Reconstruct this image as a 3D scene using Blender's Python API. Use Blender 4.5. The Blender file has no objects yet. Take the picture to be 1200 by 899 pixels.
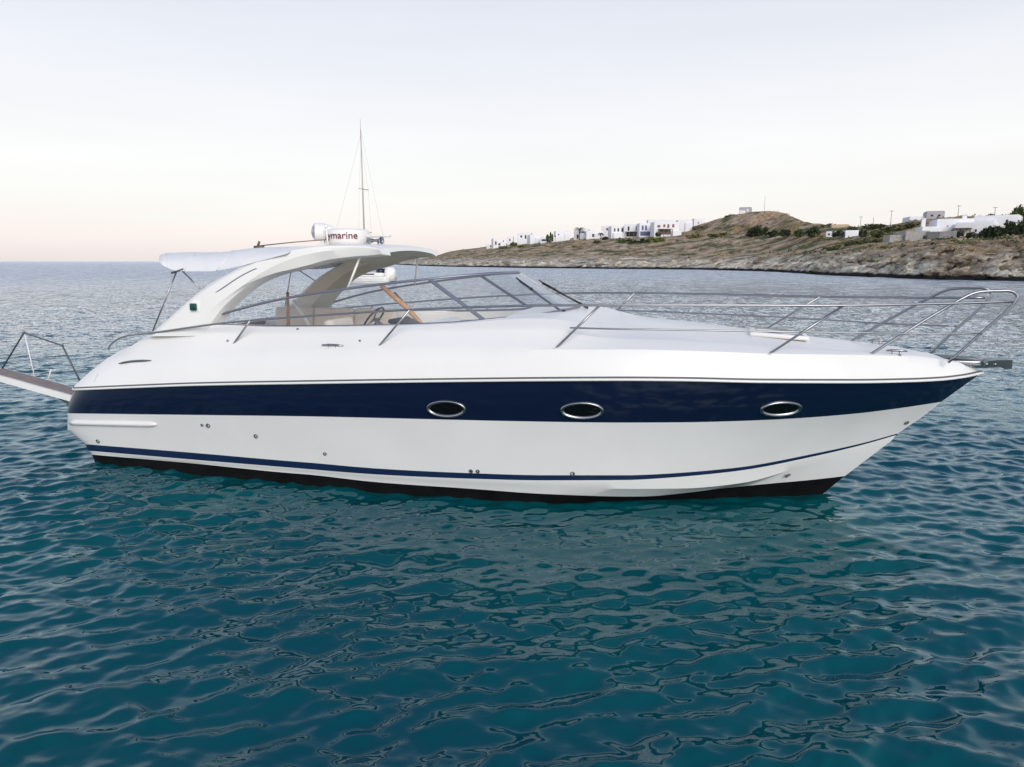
import bpy, bmesh, math, random
import numpy as np
from mathutils import Vector, Matrix

random.seed(4); rng = np.random.default_rng(7)
sc = bpy.context.scene
COL = sc.collection
R = math.radians

# ------------------------------------------------------------------ camera
F = 826.0; HZ = 306.0; CAMZ = 2.68
PITCH = math.atan((449.5 - HZ) / F)
cam = bpy.data.cameras.new('camera'); camo = bpy.data.objects.new('camera', cam); COL.objects.link(camo)
camo.location = (0, 0, CAMZ); camo.rotation_euler = (math.pi/2 - PITCH, 0, 0)
cam.sensor_width = 36; cam.sensor_fit = 'HORIZONTAL'; cam.lens = 36 * F / 1200
cam.clip_start = .05; cam.clip_end = 30000
sc.camera = camo
# ------------------------------------------------------------------ sky, sun, exposure
SUN_EL, SUN_AZ = R(30), R(163)          # the sun is low behind the camera, a little to the right
world = bpy.data.worlds.new('World'); sc.world = world; world.use_nodes = True
nt = world.node_tree; N = nt.nodes; L = nt.links; N.clear()
out = N.new('ShaderNodeOutputWorld'); bg = N.new('ShaderNodeBackground')
sky = N.new('ShaderNodeTexSky'); sky.sky_type = 'NISHITA'; sky.sun_disc = False
sky.sun_elevation = SUN_EL; sky.sun_rotation = SUN_AZ; sky.dust_density = 1.5
tc = N.new('ShaderNodeTexCoord'); sep = N.new('ShaderNodeSeparateXYZ')
L.new(tc.outputs['Generated'], sep.inputs[0])
ramp = N.new('ShaderNodeValToRGB'); ramp.color_ramp.interpolation = 'B_SPLINE'
els = ramp.color_ramp.elements
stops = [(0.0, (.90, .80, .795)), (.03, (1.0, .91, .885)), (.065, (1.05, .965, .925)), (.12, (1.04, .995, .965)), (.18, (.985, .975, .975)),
         (.25, (.915, .925, .965)), (.32, (.80, .825, .90)), (.39, (.86, .90, 1.0)), (.45, (.74, .81, .98)), (.54, (.34, .44, .68)), (.68, (.18, .27, .47)), (1, (.11, .17, .33))]  # includes a brighter band above the frame, added to brighten reflections in the ripples
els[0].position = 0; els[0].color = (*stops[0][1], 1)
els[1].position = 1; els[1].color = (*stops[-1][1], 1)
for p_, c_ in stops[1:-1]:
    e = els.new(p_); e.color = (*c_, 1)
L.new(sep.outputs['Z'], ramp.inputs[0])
# thin haze streaks
hm = N.new('ShaderNodeMapping'); hm.inputs['Scale'].default_value = (1.2, 1.2, 9); L.new(tc.outputs['Generated'], hm.inputs['Vector'])
hzn = N.new('ShaderNodeTexNoise'); hzn.inputs['Scale'].default_value = 2.2; hzn.inputs['Detail'].default_value = 5; L.new(hm.outputs[0], hzn.inputs['Vector'])
hr_ = N.new('ShaderNodeMapRange'); hr_.inputs[1].default_value = .3; hr_.inputs[2].default_value = .7; hr_.inputs[3].default_value = 8.75; hr_.inputs[4].default_value = 9.2
L.new(hzn.outputs['Fac'], hr_.inputs[0])
# warm afterglow around the low sun, added by the Sky Texture
sc1 = N.new('ShaderNodeVectorMath'); sc1.operation = 'SCALE'; sc1.inputs['Scale'].default_value = 9.0
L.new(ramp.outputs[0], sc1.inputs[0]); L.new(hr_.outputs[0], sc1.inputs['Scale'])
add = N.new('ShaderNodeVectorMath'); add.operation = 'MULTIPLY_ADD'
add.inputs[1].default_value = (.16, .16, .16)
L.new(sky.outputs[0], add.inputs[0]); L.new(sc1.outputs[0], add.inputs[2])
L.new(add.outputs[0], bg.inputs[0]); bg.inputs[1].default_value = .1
L.new(bg.outputs[0], out.inputs[0])
sun = bpy.data.lights.new('sun', 'SUN'); suno = bpy.data.objects.new('sun', sun); COL.objects.link(suno)
sun.energy = 2.25; sun.angle = R(35); sun.color = (1, .945, .88)
sd = Vector((math.sin(SUN_AZ)*math.cos(SUN_EL), math.cos(SUN_AZ)*math.cos(SUN_EL), math.sin(SUN_EL)))
suno.rotation_euler = sd.to_track_quat('Z', 'Y').to_euler(); suno.location = (0, -20, 30)
sc.view_settings.view_transform = 'Standard'; sc.view_settings.look = 'None'
sc.view_settings.exposure = 0.0; sc.view_settings.gamma = 1; sc.view_settings.use_curve_mapping = False
sc.cycles.max_bounces = 8; sc.cycles.transparent_max_bounces = 16
sc.cycles.use_denoising = True
sc.cycles.sample_clamp_indirect = 6

# ------------------------------------------------------------------ helpers
def mat(name, color, rough=.5, metal=0., var=0., vscale=8., bump=0., bscale=40., spec=.5, coat=0.):
    m = bpy.data.materials.new(name); m.use_nodes = True
    n = m.node_tree.nodes; l = m.node_tree.links; b = n['Principled BSDF']
    b.inputs['Base Color'].default_value = (*color, 1); b.inputs['Roughness'].default_value = rough
    b.inputs['Metallic'].default_value = metal; b.inputs['Specular IOR Level'].default_value = spec
    b.inputs['Coat Weight'].default_value = coat; b.inputs['Coat Roughness'].default_value = .04
    if var or bump:
        t = n.new('ShaderNodeTexCoord')
    if var:
        nz = n.new('ShaderNodeTexNoise'); nz.inputs['Scale'].default_value = vscale; nz.inputs['Detail'].default_value = 6
        l.new(t.outputs['Object'], nz.inputs['Vector'])
        r = n.new('ShaderNodeMapRange'); r.inputs[1].default_value = .3; r.inputs[2].default_value = .7
        r.inputs[3].default_value = 1 - var; r.inputs[4].default_value = 1 + var
        l.new(nz.outputs['Fac'], r.inputs[0])
        mx = n.new('ShaderNodeVectorMath'); mx.operation = 'SCALE'; mx.inputs[0].default_value = color
        l.new(r.outputs[0], mx.inputs['Scale']); l.new(mx.outputs[0], b.inputs['Base Color'])
        if var < .05: return m
        r2 = n.new('ShaderNodeMapRange'); r2.inputs[3].default_value = rough*.8; r2.inputs[4].default_value = min(1, rough*1.3)
        l.new(nz.outputs['Fac'], r2.inputs[0]); l.new(r2.outputs[0], b.inputs['Roughness'])
    if bump:
        n2 = n.new('ShaderNodeTexNoise'); n2.inputs['Scale'].default_value = bscale; n2.inputs['Detail'].default_value = 4
        l.new(t.outputs['Object'], n2.inputs['Vector'])
        bp_ = n.new('ShaderNodeBump'); bp_.inputs['Strength'].default_value = bump; bp_.inputs['Distance'].default_value = .02
        l.new(n2.outputs['Fac'], bp_.inputs['Height']); l.new(bp_.outputs[0], b.inputs['Normal'])
    return m

def tag(o, label=None, cat=None, group=None, kind=None):
    if label: o['label'] = label
    if cat: o['category'] = cat
    if group: o['group'] = group
    if kind: o['kind'] = kind
    return o

def empty(name, loc, rz=0):
    o = bpy.data.objects.new(name, None); COL.objects.link(o); o.location = loc; o.rotation_euler = (0, 0, rz)
    o.empty_display_size = .3
    return o

class MB:
    """collects shapes into one mesh"""
    def __init__(s): s.v = []; s.f = []; s.m = []; s.sm = []
    def add(s, v, f, mi=0, smooth=True):
        o = len(s.v); s.v += [tuple(map(float, p)) for p in v]
        for k, q in enumerate(f):
            s.f.append(tuple(i + o for i in q)); s.m.append(mi if isinstance(mi, int) else mi[k]); s.sm.append(smooth)
        return s
    def grid(s, rows, mi=0, closed=False, smooth=True, flip=False):
        rows = [list(map(tuple, r)) for r in rows]; n = len(rows[0]); f = []; mm = []
        for i in range(len(rows)-1):
            for j in range(n if closed else n-1):
                a = i*n+j; b = i*n+(j+1) % n; q = (a, b, b+n, a+n)
                f.append(q[::-1] if flip else q); mm.append(mi if isinstance(mi, int) else mi[i])
        return s.add([p for r in rows for p in r], f, mm, smooth)
    def tube(s, pts, r, seg=8, mi=0, cap=True, closed=False):
        P = np.array(pts, float); n = len(P)
        rad = np.full(n, r) if np.isscalar(r) else np.array(r)
        T = np.zeros_like(P)
        T[1:-1] = P[2:] - P[:-2]; T[0] = P[1]-P[0]; T[-1] = P[-1]-P[-2]
        if closed: T[0] = T[-1] = P[1]-P[-2]
        T /= np.linalg.norm(T, axis=1)[:, None] + 1e-12
        ref = np.array([0, 0, 1.]) if abs(T[0][2]) < .9 else np.array([1., 0, 0])
        u = np.cross(T[0], ref); u /= np.linalg.norm(u); rows = []
        for i in range(n):
            u = u - T[i]*(u@T[i]); u /= np.linalg.norm(u)+1e-12; w = np.cross(T[i], u)
            rows.append([P[i] + rad[i]*(math.cos(a)*u + math.sin(a)*w) for a in np.linspace(0, 2*math.pi, seg, endpoint=False)])
        o = len(s.v); s.grid(rows, mi, closed=True)
        if cap and not closed:
            s.f.append(tuple(range(o+seg-1, o-1, -1))); s.m.append(mi); s.sm.append(False)
            e = o + (n-1)*seg; s.f.append(tuple(range(e, e+seg))); s.m.append(mi); s.sm.append(False)
        return s
    def box(s, c, d, rot=None, bev=0., mi=0):
        bm = bmesh.new(); bmesh.ops.create_cube(bm, size=1)
        for v in bm.verts: v.co = Vector((v.co.x*d[0], v.co.y*d[1], v.co.z*d[2]))
        if bev: bmesh.ops.bevel(bm, geom=bm.edges[:], offset=bev, segments=2, affect='EDGES', profile=.6)
        M = Matrix.Translation(c) @ (rot.to_4x4() if rot else Matrix())
        bmesh.ops.transform(bm, matrix=M, verts=bm.verts); bm.verts.index_update()
        s.add([v.co for v in bm.verts], [[v.index for v in f.verts] for f in bm.faces], mi, bev > 0); bm.free()
        return s
    def lathe(s, prof, c=(0, 0, 0), seg=24, mi=0, M=None):
        rows = [[(r*math.cos(a), r*math.sin(a), z) for a in np.linspace(0, 2*math.pi, seg, endpoint=False)] for r, z in prof]
        M = M or Matrix(); c = Vector(c)
        rows = [[M @ Vector(p) + c for p in r] for r in rows]
        return s.grid(rows, mi, closed=True)
    def build(s, name, mats, parent=None, auto=None):
        me = bpy.data.meshes.new(name); me.from_pydata(s.v, [], s.f)
        for m in (mats if isinstance(mats, (list, tuple)) else [mats]): me.materials.append(m)
        me.polygons.foreach_set('material_index', s.m); me.polygons.foreach_set('use_smooth', s.sm)
        bm = bmesh.new(); bm.from_mesh(me)
        bmesh.ops.remove_doubles(bm, verts=bm.verts, dist=1e-5)
        bmesh.ops.recalc_face_normals(bm, faces=bm.faces); bm.to_mesh(me); bm.free()
        if auto: me.set_sharp_from_angle(angle=R(auto))
        o = bpy.data.objects.new(name, me); COL.objects.link(o)
        if parent: o.parent = parent
        return o

def pchip(x, y, xi):
    x = np.asarray(x, float); y = np.asarray(y, float); xi = np.clip(np.asarray(xi, float), x[0], x[-1])
    h = np.diff(x); d = np.diff(y)/h; m = np.zeros_like(y)
    for i in range(1, len(x)-1):
        if d[i-1]*d[i] > 0:
            w1 = 2*h[i]+h[i-1]; w2 = h[i]+2*h[i-1]; m[i] = (w1+w2)/(w1/d[i-1]+w2/d[i])
    m[0] = d[0]; m[-1] = d[-1]
    k = np.clip(np.searchsorted(x, xi)-1, 0, len(x)-2); t = (xi-x[k])/h[k]
    return (y[k]*(1+2*t)*(1-t)**2 + h[k]*m[k]*t*(1-t)**2 + y[k+1]*t*t*(3-2*t) + h[k]*m[k+1]*t*t*(t-1))

def spl(pts, n=40, closed=False):
    """smooth curve (Catmull-Rom) through points"""
    P = np.array(pts, float)
    if closed: P = np.vstack([P[-1], P, P[0], P[1]])
    else: P = np.vstack([2*P[0]-P[1], P, 2*P[-1]-P[-2]])
    m = len(P)-3; o = []
    for tt in np.linspace(0, m-1e-9, n):
        i = int(tt); t = tt-i; a, b, c, d = P[i:i+4]
        o.append(.5*((2*b)+(-a+c)*t+(2*a-5*b+4*c-d)*t*t+(-a+3*b-3*c+d)*t**3))
    return np.array(o)

# ------------------------------------------------------------------ measuring: photo pixels (1200 wide) against the yacht's own frame
YAW = R(16.5); ORG = np.array([-5.221, 10.54])
AX = np.array([math.cos(YAW), -math.sin(YAW)]); AY = np.array([math.sin(YAW), math.cos(YAW)])
CP, SP = math.cos(PITCH), math.sin(PITCH)
def ray(px, py):
    u = (np.asarray(px, float)-600)/F; v = (np.asarray(py, float)-449.5)/F
    return np.stack([u, CP-v*SP, -(SP+v*CP)], -1)
def pl(px, py, b):
    """yacht coordinates (x forward, y port, z up) of a pixel on the fore-and-aft plane b metres to starboard"""
    r = ray(px, py); k = -(r[:2]@AY); c0 = ORG@AY
    t = (b-c0)/k; q = r*t; d = q[:2]-ORG
    return np.array([d@AX, -b, q[2]+CAMZ])
def proj(s, b, z):
    P = ORG + np.asarray(s)[..., None]*AX - np.asarray(b)[..., None]*AY; Z = z-CAMZ
    f = P[..., 1]*CP - Z*SP; up = P[..., 1]*SP + Z*CP
    return 600+F*P[..., 0]/f, 449.5-F*up/f, f
def lift(s, b, trace):
    """heights at plan points (s,b) so that the curve runs along the traced line"""
    tx, ty = zip(*trace); s = np.asarray(s, float); b = np.asarray(b, float); z = np.full(s.shape, 1.2)
    for _ in range(40):
        x, y, f = proj(s, b, z); z = z + .8*(y - pchip(tx, ty, x))*f/F
    return z

# ------------------------------------------------------------------ materials
M = {}
M['gel'] = mat('white_gelcoat', (.83, .815, .785), .36, var=.02, vscale=1.5, coat=.08)
M['hullw'] = mat('hull_white', (.79, .785, .765), .22, var=.03, vscale=1.2, coat=.3)
M['navy'] = mat('navy_gelcoat', (.0055, .011, .036), .11, coat=.15)
M['stripe'] = mat('stripe_blue', (.010, .024, .075), .25)
M['anti'] = mat('antifouling', (.004, .004, .0045), .7, var=.4, vscale=6, spec=.15)
M['steel'] = mat('stainless', (.36, .36, .375), .30, 1)
M['dsteel'] = mat('dull_metal', (.30, .31, .34), .35, .8)
M['frame'] = mat('anodised_frame', (.26, .27, .32), .35, .7)
M['rub'] = mat('grey_rubber', (.10, .11, .12), .5)
M['black'] = mat('black_plastic', (.012, .012, .013), .4)
M['beige'] = mat('beige_lining', (.78, .74, .62), .6, var=.04)
M['canvas'] = mat('grey_white_canvas', (.76, .76, .765), .85, var=.04, vscale=5, bump=.22, bscale=3.2)
M['cushion'] = mat('cream_cushion', (.76, .66, .57), .75, var=.05, bump=.15, bscale=9)
M['teak'] = mat('teak_deck', (.25, .21, .195), .7, var=.25, vscale=20)
M['wood'] = mat('varnished_wood', (.56, .30, .15), .4, var=.2, vscale=14)
M['green'] = mat('green_lens', (.002, .055, .05), .15)
M['red'] = mat('dark_red_letters', (.16, .006, .03), .5)
M['galv'] = mat('galvanised', (.20, .23, .23), .55, .5, var=.2)
M['glassdark'] = mat('dark_port_glass', (.004, .004, .004), .05)
M['lens'] = mat('lamp_lens', (.42, .44, .46), .08, .6)
def glass(name, tint, refl):
    m = bpy.data.materials.new(name); m.use_nodes = True; n = m.node_tree.nodes; l = m.node_tree.links; n.clear()
    o = n.new('ShaderNodeOutputMaterial'); t = n.new('ShaderNodeBsdfTransparent'); t.inputs[0].default_value = (*tint, 1)
    g = n.new('ShaderNodeBsdfGlossy'); g.inputs['Roughness'].default_value = .02
    fr = n.new('ShaderNodeLayerWeight'); fr.inputs[0].default_value = .5
    pw = n.new('ShaderNodeMath'); pw.operation = 'POWER'; pw.inputs[1].default_value = 3.2; l.new(fr.outputs['Facing'], pw.inputs[0])
    mu = n.new('ShaderNodeMath'); mu.operation = 'MULTIPLY_ADD'; mu.inputs[1].default_value = refl; mu.inputs[2].default_value = .05; mu.use_clamp = True
    mx = n.new('ShaderNodeMixShader')
    l.new(pw.outputs[0], mu.inputs[0]); l.new(mu.outputs[0], mx.inputs[0]); l.new(t.outputs[0], mx.inputs[1]); l.new(g.outputs[0], mx.inputs[2])
    df = n.new('ShaderNodeBsdfDiffuse'); df.inputs[0].default_value = (.85, .86, .87, 1); m2 = n.new('ShaderNodeMixShader'); m2.inputs[0].default_value = .05   # even white veil put in for the sky's sheen on the glass
    l.new(mx.outputs[0], m2.inputs[1]); l.new(df.outputs[0], m2.inputs[2]); l.new(m2.outputs[0], o.inputs[0]); return m
M['glass'] = glass('windscreen_glass', (.95, .965, .97), .9)

# ------------------------------------------------------------------ sea
def build_sea():
    nw = 210
    lam = np.exp(np.clip(rng.normal(math.log(.25), .74, nw), math.log(.075), math.log(2.6)))
    th = R(-74) + rng.normal(0, R(30), nw)
    slope = .0215*rng.uniform(.4, 1.6, nw)
    slope[lam < .14] *= .8; slope[lam > .8] *= .85
    k = 2*math.pi/lam; amp = slope/k; ph = rng.uniform(0, 2*math.pi, nw); dx, dy = np.cos(th), np.sin(th)
    ang = np.concatenate([np.arange(-45, 45, .17), np.arange(45, 315, 4.)]); ang = np.radians(ang)
    nf_ = len(np.arange(-45, 45, .17)); dang = np.concatenate([np.full(nf_, R(.17)), np.full(len(ang)-nf_, R(4))])
    r = [1.3]
    while r[-1] < 13: r.append(r[-1] + .021)
    while r[-1] < 90: r.append(r[-1]*1.0036)
    while r[-1] < 20000: r.append(r[-1]*1.07)
    r = np.array(r); dr = np.gradient(r)
    RR, AA = np.meshgrid(r, ang, indexing='ij')
    X = RR*np.sin(AA); Y = RR*np.cos(AA); DX = np.zeros_like(X); DY = np.zeros_like(X); Z = np.zeros_like(X)
    sp = np.maximum(dr[:, None]*1.0, RR*dang[None, :])
    # gusty patches: the ripples are stronger here and calmer there
    patch = 1 + .40*np.sin(X*.55+1.1*np.sin(Y*.31))*np.sin(Y*.62+.7*np.sin(X*.4+2))
    for i in range(nw):
        fade = np.clip((lam[i]/sp-2.4)/1.6, 0, 1)
        rows = np.where(fade.max(1) > 0)[0]
        if len(rows) == 0: continue
        e = rows[-1]+1
        a = k[i]*(X[:e]*dx[i]+Y[:e]*dy[i])+ph[i]; f = fade[:e]*amp[i]*patch[:e]
        Z[:e] += f*np.cos(a); s_ = f*np.sin(a)*.55
        DX[:e] -= s_*dx[i]; DY[:e] -= s_*dy[i]
    V = np.stack([X+DX, Y+DY, Z], -1).reshape(-1, 3)
    nr, na = X.shape
    i, j = np.meshgrid(np.arange(nr-1), np.arange(na), indexing='ij'); j2 = (j+1) % na
    Fc = np.stack([i*na+j, i*na+j2, (i+1)*na+j2, (i+1)*na+j], -1).reshape(-1, 4)
    # the sheet under the camera
    V = np.vstack([V, [[0, 0, 0]]]); c = len(V)-1
    me = bpy.data.meshes.new('sea')
    tri = np.stack([np.arange(na), np.full(na, c), (np.arange(na)+1) % na], -1)
    loops = np.concatenate([Fc[:, ::-1].ravel(), tri[:, ::-1].ravel()])
    starts = np.concatenate([np.arange(len(Fc))*4, len(Fc)*4+np.arange(na)*3])
    me.vertices.add(len(V)); me.vertices.foreach_set('co', V.ravel())
    me.loops.add(len(loops)); me.loops.foreach_set('vertex_index', loops.astype(np.int32))
    me.polygons.add(len(starts)); me.polygons.foreach_set('loop_start', starts.astype(np.int32))
    me.update(calc_edges=True); me.polygons.foreach_set('use_smooth', np.ones(len(starts), bool))
    me.validate()
    o = bpy.data.objects.new('sea', me); COL.objects.link(o); o['kind'] = 'structure'
    bm = bmesh.new(); bm.from_mesh(me); bmesh.ops.recalc_face_normals(bm, faces=bm.faces)
    bm.faces.ensure_lookup_table()
    if sum(f.normal.z for f in bm.faces[:200]) < 0: bmesh.ops.reverse_faces(bm, faces=bm.faces)
    bm.to_mesh(me); bm.free()
    m = bpy.data.materials.new('sea_water'); m.use_nodes = True; n = m.node_tree.nodes; l = m.node_tree.links
    n.remove(n['Principled BSDF']); b = n.new('ShaderNodeBsdfDiffuse'); gl = n.new('ShaderNodeBsdfGlossy'); gl.inputs['Color'].default_value = (.72, .91, 1.0, 1)
    tint = n.new('ShaderNodeMix'); tint.data_type = 'RGBA'; tint.inputs[6].default_value = (.76, .92, 1.0, 1); tint.inputs[7].default_value = (.93, .955, 1.0, 1); l.new(tint.outputs[2], gl.inputs['Color'])
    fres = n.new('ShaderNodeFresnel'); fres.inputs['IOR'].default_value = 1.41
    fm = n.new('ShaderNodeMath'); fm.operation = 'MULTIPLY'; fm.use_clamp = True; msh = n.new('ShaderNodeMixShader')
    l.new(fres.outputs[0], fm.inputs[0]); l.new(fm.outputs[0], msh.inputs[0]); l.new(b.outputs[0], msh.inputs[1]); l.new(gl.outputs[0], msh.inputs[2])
    l.new(msh.outputs[0], n['Material Output'].inputs['Surface'])
    g = n.new('ShaderNodeNewGeometry')
    nz = n.new('ShaderNodeTexNoise'); nz.inputs['Scale'].default_value = .16; nz.inputs['Detail'].default_value = 3
    l.new(g.outputs['Position'], nz.inputs['Vector'])
    cr = n.new('ShaderNodeValToRGB'); cr.color_ramp.elements[0].position = .35; cr.color_ramp.elements[1].position = .65
    cr.color_ramp.elements[0].color = (.0002, .050, .071, 1); cr.color_ramp.elements[1].color = (.0004, .076, .084, 1)
    l.new(nz.outputs['Fac'], cr.inputs[0]); l.new(cr.outputs[0], b.inputs['Color'])
    ln = n.new('ShaderNodeVectorMath'); ln.operation = 'LENGTH'; l.new(g.outputs['Position'], ln.inputs[0])
    def fade(d0, d1, v0, v1):
        r_ = n.new('ShaderNodeMapRange'); r_.interpolation_type = 'SMOOTHSTEP'
        for i_, v_ in enumerate((d0, d1, v0, v1)): r_.inputs[i_+1].default_value = v_
        l.new(ln.outputs['Value'], r_.inputs[0]); return r_.outputs[0]
    # ripples too fine to see far out act as roughness there
    gn = n.new('ShaderNodeTexNoise'); gn.inputs['Scale'].default_value = .42; gn.inputs['Detail'].default_value = 7; gn.inputs['Roughness'].default_value = .62
    gm = n.new('ShaderNodeMapping'); gm.inputs['Scale'].default_value = (.7, 1, 1); l.new(g.outputs['Position'], gm.inputs['Vector']); l.new(gm.outputs[0], gn.inputs['Vector'])
    gr = n.new('ShaderNodeMapRange'); gr.inputs[1].default_value = .38; gr.inputs[2].default_value = .62; gr.inputs[3].default_value = .35; gr.inputs[4].default_value = 1.5
    l.new(gn.outputs['Fac'], gr.inputs[0])
    gu = n.new('ShaderNodeMath'); gu.operation = 'MULTIPLY'; l.new(gr.outputs[0], gu.inputs[0]); l.new(fade(20, 160, .04, .36), gu.inputs[1])
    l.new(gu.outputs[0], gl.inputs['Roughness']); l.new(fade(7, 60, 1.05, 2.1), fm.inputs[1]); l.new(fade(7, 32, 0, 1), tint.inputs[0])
    prev = None
    for scale, dist, rot, st, fd in ((.55, .16, 12, (1, 1.9, 1), (20, 70, 0, 1)), (1.7, .06, -14, (1, 2.0, 1), (12, 45, .03, 1)), (5.5, .016, 9, (1, 1.7, 1), (8, 30, .08, 1)), (17, .004, -20, (1, 1.4, 1), (6, 24, .03, .9))):
        mp = n.new('ShaderNodeMapping'); mp.inputs['Rotation'].default_value = (0, 0, R(rot)); mp.inputs['Scale'].default_value = st
        l.new(g.outputs['Position'], mp.inputs['Vector'])
        t = n.new('ShaderNodeTexNoise'); t.inputs['Scale'].default_value = scale; t.inputs['Detail'].default_value = 2; t.inputs['Roughness'].default_value = .45
        l.new(mp.outputs[0], t.inputs['Vector'])
        bu = n.new('ShaderNodeBump'); bu.inputs['Distance'].default_value = dist*3
        l.new(fade(*fd), bu.inputs['Strength'])
        l.new(t.outputs['Fac'], bu.inputs['Height'])
        if prev: l.new(prev.outputs[0], bu.inputs['Normal'])
        prev = bu
    for q in (gl, fres): l.new(prev.outputs[0], q.inputs['Normal'])
    me.materials.append(m)
build_sea()

# ------------------------------------------------------------------ coast
COAST = np.array([  # photo column, rows of: shore, cliff top, slope, house level, ridge
 (440,308.2,308,307.8,307.6,307.4),(455,309.5,309,308.5,308,307.5),(480,311,309,307,305.5,304.5),(505,312,308,305,303,301.5),(530,312.7,307.5,302,297.5,294.5),(567,313.3,307,300,293,290),
 (585,313.6,306.5,298,290,287.5),(620,314.2,306,296,286,284),(650,314.5,305,295,284,282),(680,314.8,304.5,294,281,279),(720,315.3,305,294,279.5,277),
 (760,315.6,305,294,278,275),(800,316,306,294,276.5,268),(820,316.2,306,293,275,263),(850,317,306,292,274,254),(870,317.4,306,292,274,250),(895,318.2,306,292,275,248),
 (915,319,306,292,275,250),(935,320.3,305,292,275,259),(960,322,304,292,276,264),(1000,323.9,304,290,278,267),(1040,325.3,300,288,279,264),(1070,326.6,294,286,281,260),
 (1100,327.8,292,285,279,257),(1150,328.5,290,283,278,255),(1200,329.4,288,280,275,251),(1260,330.5,285,277,272,246),(1340,332,282,272,266,240),(1700,338,279,268,262,236),(2300,346,275,264,258,232)], float)
TT = np.array([1.0, 1.12, 1.35, 1.6, 1.9])
def shore_depth(px):
    row = pchip(COAST[:, 0], COAST[:, 1], px); v = (row-449.5)/F
    return CAMZ*(CP-v*SP)/(SP+v*CP)
def zrow(row, Y):
    v = (row-449.5)/F; return CAMZ - Y*(SP+v*CP)/(CP-v*SP)
def at(px, row, t):
    """world point seen in column px, on row, t times as far as the shore"""
    Y = shore_depth(px)*t; r = ray(px, row)
    return np.array([r[0]*Y/r[1], Y, float(zrow(row, Y))])
def fbm(x, y, z, octs=5, seed=0):
    r_ = np.random.default_rng(seed); tot = 0; a = 1; f = 1; norm = 0
    T = r_.random((64, 64, 16))
    for o in range(octs):
        X, Y, Z = x*f, y*f, z*f; xi, yi, zi = np.floor(X).astype(int), np.floor(Y).astype(int), np.floor(Z).astype(int)
        fx, fy, fz = X-xi, Y-yi, Z-zi; fx = fx*fx*(3-2*fx); fy = fy*fy*(3-2*fy); fz = fz*fz*(3-2*fz)
        g = lambda a_, b_, c_: T[(xi+a_) % 64, (yi+b_) % 64, (zi+c_) % 16]
        v = ((g(0,0,0)*(1-fx)+g(1,0,0)*fx)*(1-fy)+(g(0,1,0)*(1-fx)+g(1,1,0)*fx)*fy)*(1-fz)+((g(0,0,1)*(1-fx)+g(1,0,1)*fx)*(1-fy)+(g(0,1,1)*(1-fx)+g(1,1,1)*fx)*fy)*fz
        tot = tot + a*v; norm += a; a *= .55; f *= 2.03
    return tot/norm
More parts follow.
